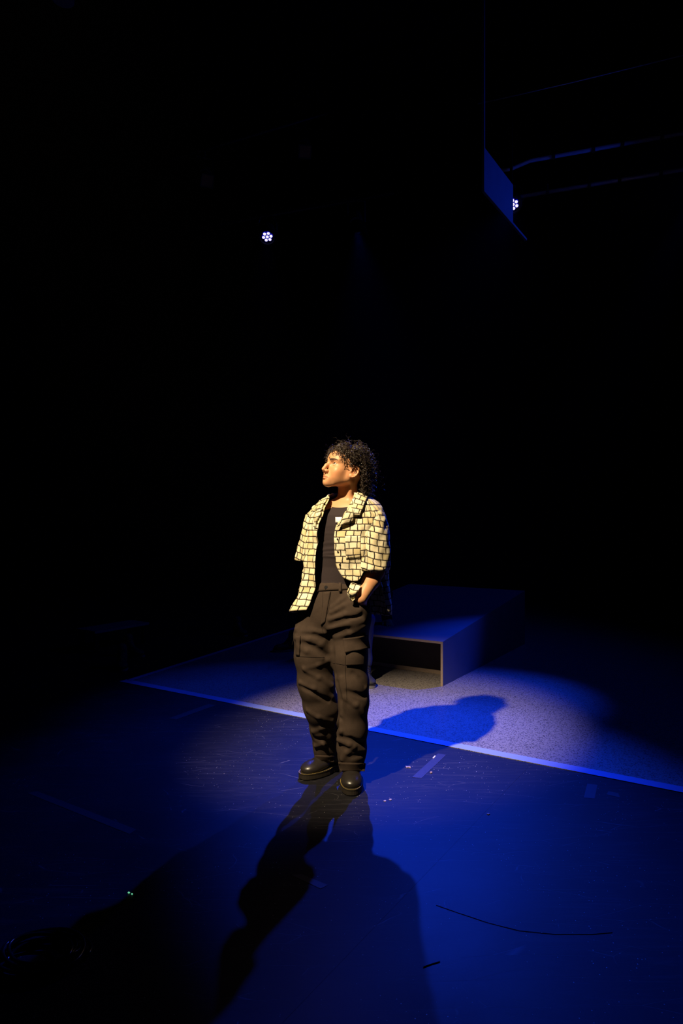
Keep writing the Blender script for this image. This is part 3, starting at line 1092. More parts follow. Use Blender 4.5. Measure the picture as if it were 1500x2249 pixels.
fd = Field(axis((-0.27, -0.125, 0.006), (-0.125, 0.145, 0.0018), (0.145, 0.27, 0.006)),
           axis((2.92, 2.955, 0.006), (2.955, 3.20, 0.0018), (3.20, 3.36, 0.007)),
           axis((0.02, 0.70, 0.009), (0.70, 0.93, 0.0045), (0.93, 1.38, 0.007), (1.38, 1.66, 0.0018)))
# torso
for z, cx, cy, a, b in ((1.29, 0.030, 3.10, 0.150, 0.095), (1.22, 0.028, 3.10, 0.145, 0.105), (1.12, 0.012, 3.112, 0.130, 0.098), (1.02, -0.008, 3.125, 0.122, 0.090), (0.92, -0.028, 3.133, 0.140, 0.100), (0.84, -0.034, 3.135, 0.150, 0.110)):
    fd.ell((cx, cy, z), [a, b, 0.10], TAX, 0.05)
nb = Vector((0.034, 3.110, 1.362))
fd.cap(SH_L - TL * 0.03, SH_R + TL * 0.03, 0.042, 0.042, 0.05)
fd.cap(nb - ZA * 0.02 - TF * 0.005, head.P(-0.026, 0, -0.035), 0.049, 0.046, 0.025)
fd.cap(nb + TL * 0.03 - ZA * 0.025, SH_L, 0.030, 0.036, 0.04)
fd.cap(nb - TL * 0.03 - ZA * 0.025, SH_R, 0.030, 0.036, 0.04)
# neck muscle from behind the ear to the breastbone
for sgn in (1, -1):
    fd.cap(head.P(-0.024, 0.040 * sgn, -0.045), nb + TF * 0.045 + TL * 0.018 * sgn - ZA * 0.03, 0.012, 0.010, 0.018)
    fd.cap(nb + TF * 0.060 + TL * 0.015 * sgn - ZA * 0.045, nb + TL * 0.12 * sgn + TF * 0.03 - ZA * 0.04, 0.010, 0.010, 0.02)
head.carve(fd)
# arms with hands, legs, feet
fd.chain([(SH_L, 0.042), (SH_L.lerp(EL_L, 0.5), 0.040), (EL_L, 0.037)], 0.02)
fd.chain([(EL_L, 0.038), (EL_L.lerp(WR_L, 0.35), 0.040), (WR_L, 0.029)], 0.015)
fd.chain([(SH_R, 0.042), (SH_R.lerp(EL_R, 0.5), 0.038), (EL_R, 0.033)], 0.02)
fd.chain([(EL_R, 0.033), (EL_R.lerp(WR_R, 0.35), 0.033), (WR_R, 0.027)], 0.015)
hand_prims(fd, WR_L, HD_L, TF * 0.2 - TL)
hand_prims(fd, WR_R, HD_R, TF * 0.2 + TL)
for leg, hipx, foot in ((LEG_L, 0.07, FOOT_L), (LEG_R, -0.07, FOOT_R)):
    h = HIP + TL * hipx - ZA * 0.06
    fd.chain([(h, 0.078), (leg[1][0], 0.068), (leg[2][0] + ZA * 0.02, 0.052), (leg[4][0], 0.045), (leg[6][0] + ZA * 0.02, 0.036)], 0.03)
    c, d = foot
    fd.cap(Vector((c.x, c.y, 0.075)) - d * 0.04, Vector((c.x, c.y, 0.050)) + d * 0.085, 0.027, 0.018, 0.015)
v, f = fd.mesh(1)
body = mesh_obj('body', v, f, M['skin'], person, cols=head.paint(v, SKIN))
body_bvh = BVHTree.FromPolygons([Vector(p) for p in v], [list(map(int, q)) for q in f])
for sgn in (1, -1):
    eyeball(head, sgn, (1.0, 0.18, 0.42), body)
del fd

# ---- tank top
n_a, rows = 72, []
secs = [(1.345, 0.030, 3.102, 0.158, 0.100), (1.30, 0.030, 3.100, 0.158, 0.110), (1.25, 0.029, 3.100, 0.158, 0.118), (1.19, 0.024, 3.104, 0.150, 0.118), (1.12, 0.012, 3.112, 0.139, 0.110),
        (1.05, -0.003, 3.122, 0.132, 0.102), (0.98, -0.016, 3.130, 0.136, 0.104), (0.93, -0.026, 3.133, 0.145, 0.110)]


def interp_sec(S, z):
    zz = [s[0] for s in S][::-1]
    return [float(np.interp(z, zz, [s[i] for s in S][::-1])) for i in range(1, len(S[0]))]


tv, tf, nr = [], [], 84
for r in range(nr):
    tt = r / (nr - 1)
    for k in range(n_a):
        th = 2 * math.pi * k / n_a
        # neckline scoop: lower at the front
        ztop = 1.360 - 0.026 * max(0, math.cos(th)) ** 4 - 0.02 * (1 - abs(math.cos(th)))
        z = ztop + (0.935 - ztop) * tt
        cx, cy, a, b = interp_sec(secs, z)
        if z > 1.30:
            t2_ = (z - 1.30) / 0.052
            a *= (1 - 0.30 * t2_); b *= (1 - 0.22 * t2_)
        wr = 0.0
        for zc, amp, ph in ((1.138, 0.0036, 0.3), (1.112, 0.004, 1.2), (1.095, 0.0045, 2.0), (1.165, 0.0022, 0.7), (1.205, 0.0012, 2.0)):
            zz_ = zc + 0.008 * math.sin(2 * th + ph)
            wr += amp * math.exp(-((z - zz_) / 0.0055) ** 2) * (0.6 + 0.4 * math.cos(th - 0.2))
        if r == 0: wr += 0.002
        p = Vector((cx, cy, z)) + TL * (a + wr) * math.sin(th) + TF * (b + wr) * math.cos(th)
        tv.append(p)
for r in range(nr - 1):
    for k in range(n_a):
        tf.append([r * n_a + k, (r + 1) * n_a + k, (r + 1) * n_a + (k + 1) % n_a, r * n_a + (k + 1) % n_a])
tank = mesh_obj('tank_top', tv, tf, M['tank'], person)
tank_bvh = BVHTree.FromPolygons([Vector(p) for p in tv], tf)

# ---- trousers
fd = Field(axis((-0.29, 0.21, 0.0046)), axis((2.88, 3.38, 0.0048)), axis((0.050, 1.03, 0.0046)))
for z, cx, cy, a, b in ((0.935, -0.026, 3.133, 0.150, 0.115), (0.86, -0.033, 3.135, 0.166, 0.128), (0.79, -0.038, 3.135, 0.178, 0.132)):
    fd.ell((cx, cy, z), [a, b, 0.085], TAX, 0.05)
fd.chain([(HIP + TL * 0.075 - ZA * 0.06, 0.105)] + LEG_L, 0.03)
fd.chain([(HIP - TL * 0.080 - ZA * 0.06, 0.108)] + LEG_R, 0.03)
# pocketed hands push the cloth out
fd.ell(WR_L.lerp(HD_L, 0.55), [0.060, 0.068, 0.105], TAX, 0.05)
fd.ell(HD_L, [0.05, 0.05, 0.07], TAX, 0.05)
fd.ell(WR_R.lerp(HD_R, 0.6), [0.055, 0.055, 0.09], TAX, 0.05)


def fold(pts, r, depth, sub=False, k=0.014):
    """ridge (or crease) running over the cloth between photo pixels"""
    ws = []
    for (px, py) in pts:
        h = fd.hit(px, py, 2.88, 3.4)
        if h is None: return
        ray = (h - Vector((0, 0, CH))).normalized()
        ws.append(h - ray * (r - 0.40 * (r - depth)) if sub else h + ray * (r - 0.42 * (r - depth)))
    for a, b in zip(ws[:-1], ws[1:]):
        fd.cap(a, b, r, r, k, sub)


for pts, r, dp in (([(652, 1401), (680, 1404), (705, 1414), (722, 1428)], 0.013, 0.006), ([(654, 1418), (675, 1430), (706, 1446)], 0.011, 0.005), ([(652, 1382), (690, 1386), (714, 1388)], 0.012, 0.007),
                   ([(724, 1360), (760, 1350), (790, 1340)], 0.007, 0.003), ([(722, 1380), (765, 1370), (797, 1364)], 0.008, 0.003), ([(732, 1400), (770, 1390), (799, 1374)], 0.010, 0.005),
                   ([(730, 1334), (752, 1318), (768, 1306)], 0.006, 0.003), ([(728, 1345), (756, 1330), (782, 1322)], 0.006, 0.003),
                   ([(660, 1500), (690, 1512), (728, 1530)], 0.010, 0.004), ([(672, 1472), (700, 1488), (728, 1506)], 0.008, 0.003), ([(668, 1468), (698, 1460), (722, 1450)], 0.007, 0.003),
                   ([(752, 1490), (758, 1530), (752, 1570)], 0.010, 0.004), ([(764, 1535), (782, 1548), (796, 1566)], 0.009, 0.004), ([(748, 1585), (750, 1605), (744, 1622)], 0.008, 0.003),
                   ([(676, 1560), (700, 1574), (728, 1582)], 0.008, 0.003), ([(688, 1606), (708, 1598), (730, 1594)], 0.009, 0.004), ([(693, 1638), (712, 1632), (728, 1637)], 0.010, 0.004),
                   ([(744, 1626), (768, 1634), (798, 1648)], 0.010, 0.004), ([(752, 1668), (762, 1652), (778, 1640)], 0.008, 0.003)):
    fold(pts, r, dp)
for pts, r, dp in (([(662, 1393), (690, 1396), (712, 1402)], 0.007, 0.002), ([(664, 1412), (690, 1422), (716, 1440)], 0.008, 0.002), ([(725, 1405), (727, 1440), (733, 1480)], 0.015, 0.003),
                   ([(738, 1500), (746, 1540), (748, 1575)], 0.012, 0.003), ([(740, 1590), (738, 1620), (738, 1660)], 0.012, 0.003),
                   ([(658, 1508), (688, 1522), (722, 1540)], 0.007, 0.002), ([(762, 1520), (782, 1526), (802, 1530)], 0.008, 0.002), ([(775, 1480), (790, 1490), (802, 1506)], 0.007, 0.002),
                   ([(690, 1624), (712, 1626), (735, 1648)], 0.010, 0.002), ([(745, 1620), (770, 1624), (800, 1632)], 0.008, 0.002),
                   ([(772, 1664), (788, 1660), (802, 1656)], 0.010, 0.003), ([(726, 1372), (760, 1360), (794, 1352)], 0.006, 0.002)):
    fold(pts, r, dp, True)
# cut flat at hem and waist
X, Y, Z = fd._grid((slice(None),) * 3)
fd.D = np.maximum(fd.D, 0.066 - Z)
wz = 0.985 - 0.35 * ((X - -0.03) * TF.x + (Y - 3.13) * TF.y) * 0.25
fd.D = np.maximum(fd.D, Z - wz)
# hollow hems so the boots go up inside
for leg in (LEG_L, LEG_R):
    p = leg[-1][0]
    fd.cap(Vector((p.x, p.y, 0.03)), Vector((p.x, p.y, 0.12)), leg[-1][1] - 0.008, leg[-1][1] - 0.010, 0.003, True)
v, f = fd.mesh(1)
nrm = normals(v, f)
v = v + nrm * (0.0009 * wave_noise(v, 3, 34) + 0.0004 * wave_noise(v, 5, 110))[:, None]
trousers = mesh_obj('trousers', v, f, M['trouser'], person)
tr_bvh = BVHTree.FromPolygons([Vector(p) for p in v], [list(map(int, q)) for q in f])
EYE = Vector((0, 0, CH))


def cast(bvh, px, py):
    d = (W(px, py, 3.0) - EYE).normalized()
    h = bvh.ray_cast(EYE, d)
    return (h[0], h[1], d) if h[0] is not None else None


def patch(name, mat, bvh, quad, nu, nv, off, parent, bulge=0.0, flare=(0, 0, 0, 0), uvm=False, lift=None):
    """cloth piece lying on a garment: quad = 4 photo pixels (tl, tr, br, bl) carried onto the surface"""
    pts, last = [], None
    for j in range(nv + 1):
        for i in range(nu + 1):
            s_, t = i / nu, j / nv
            px = (quad[0][0] * (1 - s_) + quad[1][0] * s_) * (1 - t) + (quad[3][0] * (1 - s_) + quad[2][0] * s_) * t
            py = (quad[0][1] * (1 - s_) + quad[1][1] * s_) * (1 - t) + (quad[3][1] * (1 - s_) + quad[2][1] * s_) * t
            h = cast(bvh, px, py)
            if h is None:
                p = W(px, py, last if last else 3.05)
                n = (EYE - p).normalized()
            else:
                p, n, d = h
                last = p.y
            o = off + bulge * math.sin(math.pi * s_) * math.sin(math.pi * t)
            if lift: o += lift(s_, t)
            vn = (EYE - p).normalized()
            pts.append(p + (n * 0.4 + vn * 0.6).normalized() * o)
    # even out jumps
    arr = np.array([list(p) for p in pts]).reshape(nv + 1, nu + 1, 3)
    for _ in range(2):
        b = arr.copy()
        b[1:-1, 1:-1] = 0.25 * (arr[:-2, 1:-1] + arr[2:, 1:-1] + arr[1:-1, :-2] + arr[1:-1, 2:])
        arr = b
    vv = arr.reshape(-1, 3)
    ff = [[j * (nu + 1) + i, (j + 1) * (nu + 1) + i, (j + 1) * (nu + 1) + i + 1, j * (nu + 1) + i + 1] for j in range(nv) for i in range(nu)]
    uv = None
    if uvm:
        wu = np.linalg.norm(arr[:, -1] - arr[:, 0], axis=1).mean()
        wv = np.linalg.norm(arr[-1] - arr[0], axis=1).mean()
        uv = [(i / nu * wu + uvm[0], -j / nv * wv + uvm[1]) for j in range(nv + 1) for i in range(nu + 1)]
    o = mesh_obj(name, vv, ff, mat, parent, uvs=uv)
    md = o.modifiers.new('thick', 'SOLIDIFY'); md.thickness = 0.0022; md.offset = 0
    return o


def seam(name, mat, bvh, pix, r, parent, off=0.0005, n=14):
    pts = []
    for (a, b) in zip(pix[:-1], pix[1:]):
        for i in range(n):
            t = i / n
            h = cast(bvh, a[0] + (b[0] - a[0]) * t, a[1] + (b[1] - a[1]) * t)
            if h: pts.append(h[0] + (EYE - h[0]).normalized() * off)
    if len(pts) < 2: return None
    mb = MB(); mb.tube(pts, r, 5)
    return mb.build(name, mat, parent, True)


# waistband, belt loops, button, fly
wb = patch('waistband', M['trouser'], tr_bvh, [(686, 1283), (800, 1277), (800, 1292), (686, 1299)], 26, 4, 0.004, trousers)
for px in (696, 747, 783):
    patch('belt_loop', M['trouser'], tr_bvh, [(px - 3, 1278), (px + 3, 1278), (px + 3, 1300), (px - 3, 1300)], 2, 6, 0.009, trousers)
h = cast(tr_bvh, 716, 1290)
mb = MB(); nb_ = (EYE - h[0]).normalized(); disc(mb, h[0] + nb_ * 0.004, nb_, 0.0085, 0.005, 16)
mb.build('button', M['metal'], trousers)
patch('fly', M['trouser'], tr_bvh, [(712, 1300), (726, 1299), (714, 1366), (705, 1374)], 4, 14, 0.0030, trousers)
seam('seam', M['thread'], tr_bvh, [(709, 1300), (708, 1345), (705, 1376)], 0.0009, trousers)
seam('seam', M['thread'], tr_bvh, [(727, 1299), (722, 1340), (712, 1362), (706, 1374)], 0.0009, trousers)
seam('seam', M['thread'], tr_bvh, [(706, 1376), (712, 1398)], 0.0009, trousers)
seam('seam', M['thread'], tr_bvh, [(651, 1442), (690, 1443), (714, 1444)], 0.0012, trousers)
seam('seam', M['thread'], tr_bvh, [(731, 1456), (755, 1460), (790, 1456)], 0.0012, trousers)
seam('seam', M['thread'], tr_bvh, [(758, 1440), (759, 1480), (762, 1540)], 0.0012, trousers)
# cargo pocket with flap on her left thigh, another at the far side
pk = patch('cargo_pocket', M['trouser'], tr_bvh, [(757, 1406), (803, 1398), (800, 1462), (760, 1462)], 12, 14, 0.006, trousers, 0.006)
patch('pocket_flap', M['trouser'], tr_bvh, [(753, 1401), (805, 1394), (808, 1424), (758, 1434)], 12, 10, 0.013, pk, 0.005,
      lift=lambda s_, t: 0.012 * t * (0.3 + 0.7 * s_) + 0.004 * math.sin(9 * s_ + 2) * t)
pk = patch('cargo_pocket', M['trouser'], tr_bvh, [(650, 1398), (660, 1396), (658, 1440), (651, 1440)], 4, 10, 0.005, trousers, 0.003)
mb = MB(); mb.tube([W(649, 1390, 3.10), W(646, 1402, 3.095), W(641, 1417, 3.09)], [0.0018, 0.0016, 0.0012], 6)
mb.build('drawcord', M['thread'], trousers, True)
# turned cuff at the hem of her left leg
patch('cuff', M['trouser'], tr_bvh, [(743, 1674), (803, 1676), (801, 1694), (746, 1695)], 14, 5, 0.004, trousers, 0.002)
patch('cuff', M['trouser'], tr_bvh, [(692, 1658), (736, 1660), (733, 1676), (692, 1672)], 10, 4, 0.003, trousers, 0.002)
# name sticker on the tank
st = patch('name_sticker', M['sticker'], tank_bvh, [(737, 1136), (754, 1136), (754, 1148), (737, 1148)], 4, 3, 0.003, tank)
st['label'] = 'small white paper sticker'

# ---- open short-sleeved shirt
SEC = [(1.408, 0.030, 3.102, 0.064, 0.070), (1.398, 0.030, 3.102, 0.082, 0.080), (1.382, 0.030, 3.102, 0.112, 0.094), (1.362, 0.030, 3.102, 0.144, 0.108), (1.335, 0.030, 3.101, 0.170, 0.122), (1.30, 0.030, 3.100, 0.186, 0.134),
       (1.25, 0.028, 3.100, 0.195, 0.144), (1.15, 0.022, 3.105, 0.200, 0.152), (1.05, 0.018, 3.112, 0.206, 0.158), (0.95, 0.012, 3.120, 0.216, 0.168), (0.85, 0.008, 3.125, 0.224, 0.176), (0.76, 0.006, 3.13, 0.23, 0.18)]
EDGE_L = [(1085, 778), (1100, 772), (1125, 760), (1140, 752), (1150, 743), (1160, 737), (1180, 735), (1232, 737), (1252, 744), (1270, 762), (1300, 800)]
EDGE_R = [(1085, 728), (1100, 723), (1125, 712), (1150, 704), (1180, 698), (1210, 695), (1240, 692), (1290, 690), (1330, 683), (1350, 676)]


def sh_pt(z, th, extra=0.0):
    cx, cy, a, b = interp_sec(SEC, z)
    s_, c_ = math.sin(th), math.cos(th)
    dg = math.degrees(th) % 360
    if dg < 80 and z < 1.14:
        b *= 1 - 0.16 * min(1, (1.14 - z) / 0.12) * (1 - dg / 80)
    e_ = 0.86
    s2 = math.copysign(abs(s_) ** e_, s_); c2 = math.copysign(abs(c_) ** e_, c_)
    return Vector((cx, cy, z)) + TL * (a + extra) * s2 + TF * (b + extra) * c2


def proj(p):
    return 750 + FPX * p.x / p.y, HY + FPX * (CH - p.z) / p.y


def edge_angle(z, table, sgn):
    best, bt = 1e9, 0
    for i in range(0, 90):
        th = sgn * math.radians(-20 + i)
        px, py = proj(sh_pt(z, th))
        tx = float(np.interp(py, [t[0] for t in table], [t[1] for t in table]))
        if abs(px - tx) < best:
            best, bt = abs(px - tx), th
    return bt


def hem_z(th):
    """th in (0, 2pi) measured from the front over her left side, the back, her right side"""
    d = math.degrees(th)
    return float(np.interp(d, [0, 12, 26, 36, 46, 76, 96, 130, 180, 240, 290, 325, 360],
                           [1.035, 1.01, 0.99, 0.995, 1.05, 1.05, 0.83, 0.80, 0.79, 0.80, 0.815, 0.845, 0.86]))


NU, NV = 120, 84
tabL, tabR = {}, {}
zs_tab = np.linspace(0.76, 1.405, 60)
aL = [edge_angle(z, EDGE_L, 1) for z in zs_tab]
aR = [edge_angle(z, EDGE_R, -1) for z in zs_tab]


def sm3(a):
    a = np.array(a)
    for _ in range(2):
        a[1:-1] = (a[:-2] + a[1:-1] * 2 + a[2:]) / 4
    return a


aL, aR = sm3(aL), sm3(aR)
sv, su = [], []
for j in range(NV + 1):
    t = j / NV
    for i in range(NU + 1):
        s_ = i / NU
        zt = 1.404
        zref = zt + (0.80 - zt) * t
        th = 0
        for _ in range(3):
            l_ = float(np.interp(zref, zs_tab, aL)); r_ = 2 * math.pi + float(np.interp(zref, zs_tab, aR))
            th = l_ + (r_ - l_) * s_
            zref = zt + (hem_z(th) - zt) * t
        z = zref
        d = math.degrees(th)
        ex = 0.0
        # vertical drape folds growing towards the hem, plus small crumples
        g = min(1, max(0, (1.30 - z) / 0.35))
        ex += g * 0.006 * (math.sin(7 * th + 0.6) + 0.6 * math.sin(13 * th + 2.0 + 3 * z))
        ex += 0.0022 * math.sin(38 * z + 3 * th) + 0.0018 * math.sin(61 * z - 7 * th) + 0.002 * math.sin(27 * th + 40 * z + 2 * math.sin(9 * z)) + 0.0013 * math.sin(90 * z + 17 * th)
        # her right front is pushed out by the pocketed hand
        if 285 < d < 352:
            w_ = math.sin(math.pi * (d - 285) / 67)
            ex += 0.055 * w_ * max(0, (0.95 - z) / 0.13) ** 1.5 if z < 0.95 else 0
        # the back tail swings out behind the left arm
        if 85 < d < 170 and z < 1.0:
            ex += 0.012 * math.sin(math.pi * (d - 85) / 85) * (1.0 - z) / 0.2
        p = sh_pt(z, th, ex)
        # lapels roll outwards beside the opening
        for ed, sg in ((l_, 1), (r_, -1)):
            q = abs(th - ed)
            if q < 0.28 and 1.17 < z < 1.37:
                p += TF * 0.012 * (1 - q / 0.28) * math.sin(math.pi * (z - 1.17) / 0.2)
        sv.append(p)
        su.append((th * 0.185, z * 1.0))
sf = [[j * (NU + 1) + i, (j + 1) * (NU + 1) + i, (j + 1) * (NU + 1) + i + 1, j * (NU + 1) + i + 1] for j in range(NV) for i in range(NU)]
shirt = mesh_obj('overshirt', sv, sf, M['print'], person, uvs=su)
shirt['label'] = 'cream stone-print short-sleeved shirt worn open'
md = shirt.modifiers.new('thick', 'SOLIDIFY'); md.thickness = 0.0022; md.offset = 1
sh_bvh = BVHTree.FromPolygons([Vector(p) for p in sv], sf)


def sleeve(path, parent, seed, u0):
    """path: (centre, half width along TL, half depth along TF)"""
    nr_, na = 44, 40
    vv, uu = [], []
    ts = np.linspace(0, 1, len(path))
    for j in range(nr_ + 1):
        t = j / nr_
        c = Vector([float(np.interp(t, ts, [p[0][i] for p in path])) for i in range(3)])
        a = float(np.interp(t, ts, [p[1] for p in path])); b = float(np.interp(t, ts, [p[2] for p in path]))
        for k in range(na + 1):
            th = 2 * math.pi * k / na
            ex = 0.0032 * math.sin(3 * th + 9 * t + seed) + 0.002 * math.sin(7 * th + 31 * t + seed) + 0.003 * math.sin(5 * th - 17 * t + seed) + 0.003 * math.exp(-((t - 0.22) / 0.1) ** 2) * math.sin(9 * th + seed * 2 + 20 * t)
            pt = c + TL * (a + ex) * math.sin(th) + TF * (b + ex) * math.cos(th)
            vv.append(pt)
            uu.append((th * 0.062 + u0, pt.z + 0.02 * math.sin(th)))
    ff = [[j * (na + 1) + k, (j + 1) * (na + 1) + k, (j + 1) * (na + 1) + k + 1, j * (na + 1) + k + 1] for j in range(nr_) for k in range(na)]
    o = mesh_obj('sleeve', vv, ff, M['print'], parent, uvs=uu)
    m_ = o.modifiers.new('thick', 'SOLIDIFY'); m_.thickness = 0.0022; m_.offset = 1
    return o, vv, ff


sl_l, slv, slf = sleeve([(Vector((0.116, 3.056, 1.352)), 0.016, 0.030), (Vector((0.132, 3.048, 1.338)), 0.038, 0.050), (Vector((0.143, 3.036, 1.312)), 0.053, 0.062), (Vector((0.150, 3.024, 1.275)), 0.062, 0.068), (Vector((0.155, 3.012, 1.22)), 0.068, 0.074),
                         (Vector((0.154, 3.004, 1.13)), 0.069, 0.076), (Vector((0.153, 3.000, 1.042)), 0.070, 0.078)], shirt, 1.0, 0.4)
sl_r, srv, srf = sleeve([(Vector((-0.068, 3.145, 1.360)), 0.018, 0.030), (Vector((-0.088, 3.158, 1.345)), 0.038, 0.052), (Vector((-0.106, 3.165, 1.315)), 0.050, 0.062), (Vector((-0.122, 3.17, 1.29)), 0.054, 0.068), (Vector((-0.138, 3.175, 1.22)), 0.056, 0.070),
                         (Vector((-0.154, 3.18, 1.14)), 0.055, 0.072), (Vector((-0.168, 3.185, 1.075)), 0.056, 0.074)], shirt, 2.3, 1.1)
all_bvh = BVHTree.FromPolygons([Vector(p) for p in sv] + [Vector(p) for p in slv], sf + [[i + len(sv) for i in q] for q in slf])
# camp collar and lapels
patch('collar', M['print'], all_bvh, [(785, 1083), (806, 1092), (790, 1132), (768, 1130)], 10, 14, 0.014, shirt, 0.004, uvm=(0.3, 0.01))
patch('lapel', M['print'], all_bvh, [(768, 1114), (778, 1120), (776, 1144), (740, 1157)], 10, 10, 0.016, shirt, 0.006, uvm=(0.1, 0.05))
patch('collar', M['print'], all_bvh, [(727, 1087), (706, 1096), (692, 1122), (716, 1118)], 10, 10, 0.012, shirt, 0.004, uvm=(0.7, 0.02))
patch('lapel', M['print'], all_bvh, [(716, 1116), (694, 1124), (690, 1158), (704, 1160)], 8, 10, 0.012, shirt, 0.006, uvm=(0.9, 0.07))
# buttons along the placket
for px, py in ((741, 1184), (742, 1212), (746, 1240)):
    h = cast(sh_bvh, px, py)
    if h:
        mb = MB(); n_ = (EYE - h[0]).normalized(); disc(mb, h[0] + n_ * 0.003, n_, 0.0042, 0.002, 10)
        mb.build('button', M['thread'], shirt)
patch('chest_pocket', M['print'], sh_bvh, [(758, 1176), (792, 1175), (792, 1226), (760, 1228)], 10, 10, 0.0035, shirt, 0.001, uvm=(0.015, 0.028))
# front tail hanging below her left wrist
tl_v, tl_u = [], []
nu_, nv_ = 8, 10
for j in range(nv_ + 1):
    for i in range(nu_ + 1):
        s_, t = i / nu_, j / nv_
        wd = 1 - 0.35 * max(0, t - 0.7) / 0.3
        px = (772 + 21 * s_) * (1 - t) + (771.5 + (s_ - 0.5) * 22 * wd) * t - 2.0 * math.sin(math.pi * t)
        py = 1279 + 6 * s_ + (38 - 12 * (2 * s_ - 1) ** 2 * 0.6) * t
        d = 2.915 + 0.012 * math.sin(7 * t + 2 * s_) + 0.02 * (1 - t)
        tl_v.append(W(px, py, d)); tl_u.append((s_ * 0.045 + 0.01, -t * 0.09))
ff = [[j * (nu_ + 1) + i, (j + 1) * (nu_ + 1) + i, (j + 1) * (nu_ + 1) + i + 1, j * (nu_ + 1) + i + 1] for j in range(nv_) for i in range(nu_)]
o = mesh_obj('front_tail', tl_v, ff, M['print'], shirt, uvs=tl_u)
m_ = o.modifiers.new('thick', 'SOLIDIFY'); m_.thickness = 0.0025

# ---- boots


def boot(base, d, label, parent, col_upper='leather', name='boot', sc=1.0):
    s_ = Vector((-d.y, d.x, 0))
    root = None

    def P(f_, l_, z_):
        return Vector((base.x, base.y, 0)) + (d * f_ + s_ * l_ + ZA * z_) * sc + ZA * 0.0006
    c = P(0.03, 0, 0.1)
    r = 0.20 * sc
    bf = Field(axis((c.x - r, c.x + r, 0.0038)), axis((c.y - r, c.y + r, 0.0038)), axis((0.0, 0.24 * sc, 0.0038)))
    ax = (d, s_, ZA)
    bf.ell(P(0.125, 0, 0.043), [0.056 * sc, 0.047 * sc, 0.027 * sc], ax, 0.02)
    bf.ell(P(0.085, 0, 0.046), [0.070 * sc, 0.045 * sc, 0.030 * sc], ax, 0.02)
    bf.cap(P(0.066, 0, 0.058), P(-0.005, 0, 0.118), 0.027 * sc, 0.037 * sc, 0.025)
    bf.ell(P(-0.035, 0, 0.065), [0.052 * sc, 0.042 * sc, 0.05 * sc], ax, 0.03)
    bf.cap(P(-0.020, 0, 0.08), P(-0.018, 0, 0.17), 0.044 * sc, 0.046 * sc, 0.02)
    # creases across the vamp, step of the toe cap
    for q in (0.058, 0.074):
        bf.cap(P(q, -0.035, 0.074 + (0.074 - q) * 0.5), P(q + 0.006, 0.035, 0.074 + (0.074 - q) * 0.5), 0.004, 0.004, 0.006, True)
    X, Y, Z = bf._grid((slice(None),) * 3)
    bf.D = np.maximum(bf.D, 0.028 * sc - Z)
    v, f = bf.mesh(1)
    up = mesh_obj(name, v, f, M[col_upper], parent)

    def outline(grow):
        pts = []
        for k in range(40):
            a = 2 * math.pi * k / 40
            ca, sa = math.cos(a), math.sin(a)
            fx = 0.050 + (0.135 + grow) * math.copysign(abs(ca) ** 0.85, ca)
            w = (0.049 if ca > 0 else 0.040) - 0.006 * math.exp(-((fx - 0.02) / 0.05) ** 2) + grow
            pts.append(P(fx, w * math.copysign(abs(sa) ** 0.8, sa), 0))
        return pts
    o0, o1 = outline(0.002), outline(0.0065)
    mb = MB()
    n = 40
    rings = [(0.0, o0), (0.006, o1), (0.024, o1), (0.026, o0)]
    vv = [Vector((p.x, p.y, z * sc + 0.0006)) for z, g in rings for p in g]
    ff = [[i * n + k, i * n + (k + 1) % n, (i + 1) * n + (k + 1) % n, (i + 1) * n + k] for i in range(3) for k in range(n)]
    ff += [list(range(n))[::-1], [3 * n + k for k in range(n)]]
    mb.add(vv, ff).build('sole', M['rubber'] if col_upper == 'leather' else M['shoesole'], up)
    mb = MB()
    rings = [(0.026, outline(0.0075)), (0.031, outline(0.0075))]
    vv = [Vector((p.x, p.y, z * sc + 0.0006)) for z, g in rings for p in g]
    ff = [[k, (k + 1) % n, n + (k + 1) % n, n + k] for k in range(n)] + [list(range(n))[::-1], [n + k for k in range(n)]]
    mb.add(vv, ff).build('welt', M['rubber'], up)
    if col_upper == 'leather':
        mb = MB()
        g = outline(0.0045)
        for k in range(n):
            for t0, t1_ in ((0.05, 0.38), (0.55, 0.88)):
                a, b = g[k].lerp(g[(k + 1) % n], t0), g[k].lerp(g[(k + 1) % n], t1_)
                mb.tube([Vector((a.x, a.y, 0.0318)), Vector((b.x, b.y, 0.0318))], 0.0014, 4)
        w = mb.build('welt_stitching', M['stitch'], up)
        w['label'] = 'yellow welt stitching'
    bb = BVHTree.FromPolygons([Vector(p) for p in v], [list(map(int, q)) for q in f])
    for i in range(4):
        fz = 0.070 - 0.016 * i
        pts = []
        for l_ in np.linspace(-0.028, 0.028, 9):
            h = bb.ray_cast(P(fz + 0.03, l_, 0.26), (-(d * 0.25) - ZA).normalized())
            if h[0] is not None: pts.append(h[0] + ZA * 0.002 + d * 0.001)
        if len(pts) > 3:
            mb = MB(); mb.tube(pts, 0.0022, 5); mb.build('lace', M['leather'], up, True)
            for q in (pts[0], pts[-1]):
                mb = MB(); disc(mb, q, ZA + d * 0.4, 0.004, 0.002, 8); mb.build('eyelet', M['metal'], up)
    return up


bl = boot(FOOT_L[0] - FOOT_L[1] * 0.03, FOOT_L[1], '', person, sc=1.03)
br_ = boot(FOOT_R[0] - FOOT_R[1] * 0.03, FOOT_R[1], '', person, sc=1.03)

# ---- hair: dark loose curls, short fringe, long at the nape


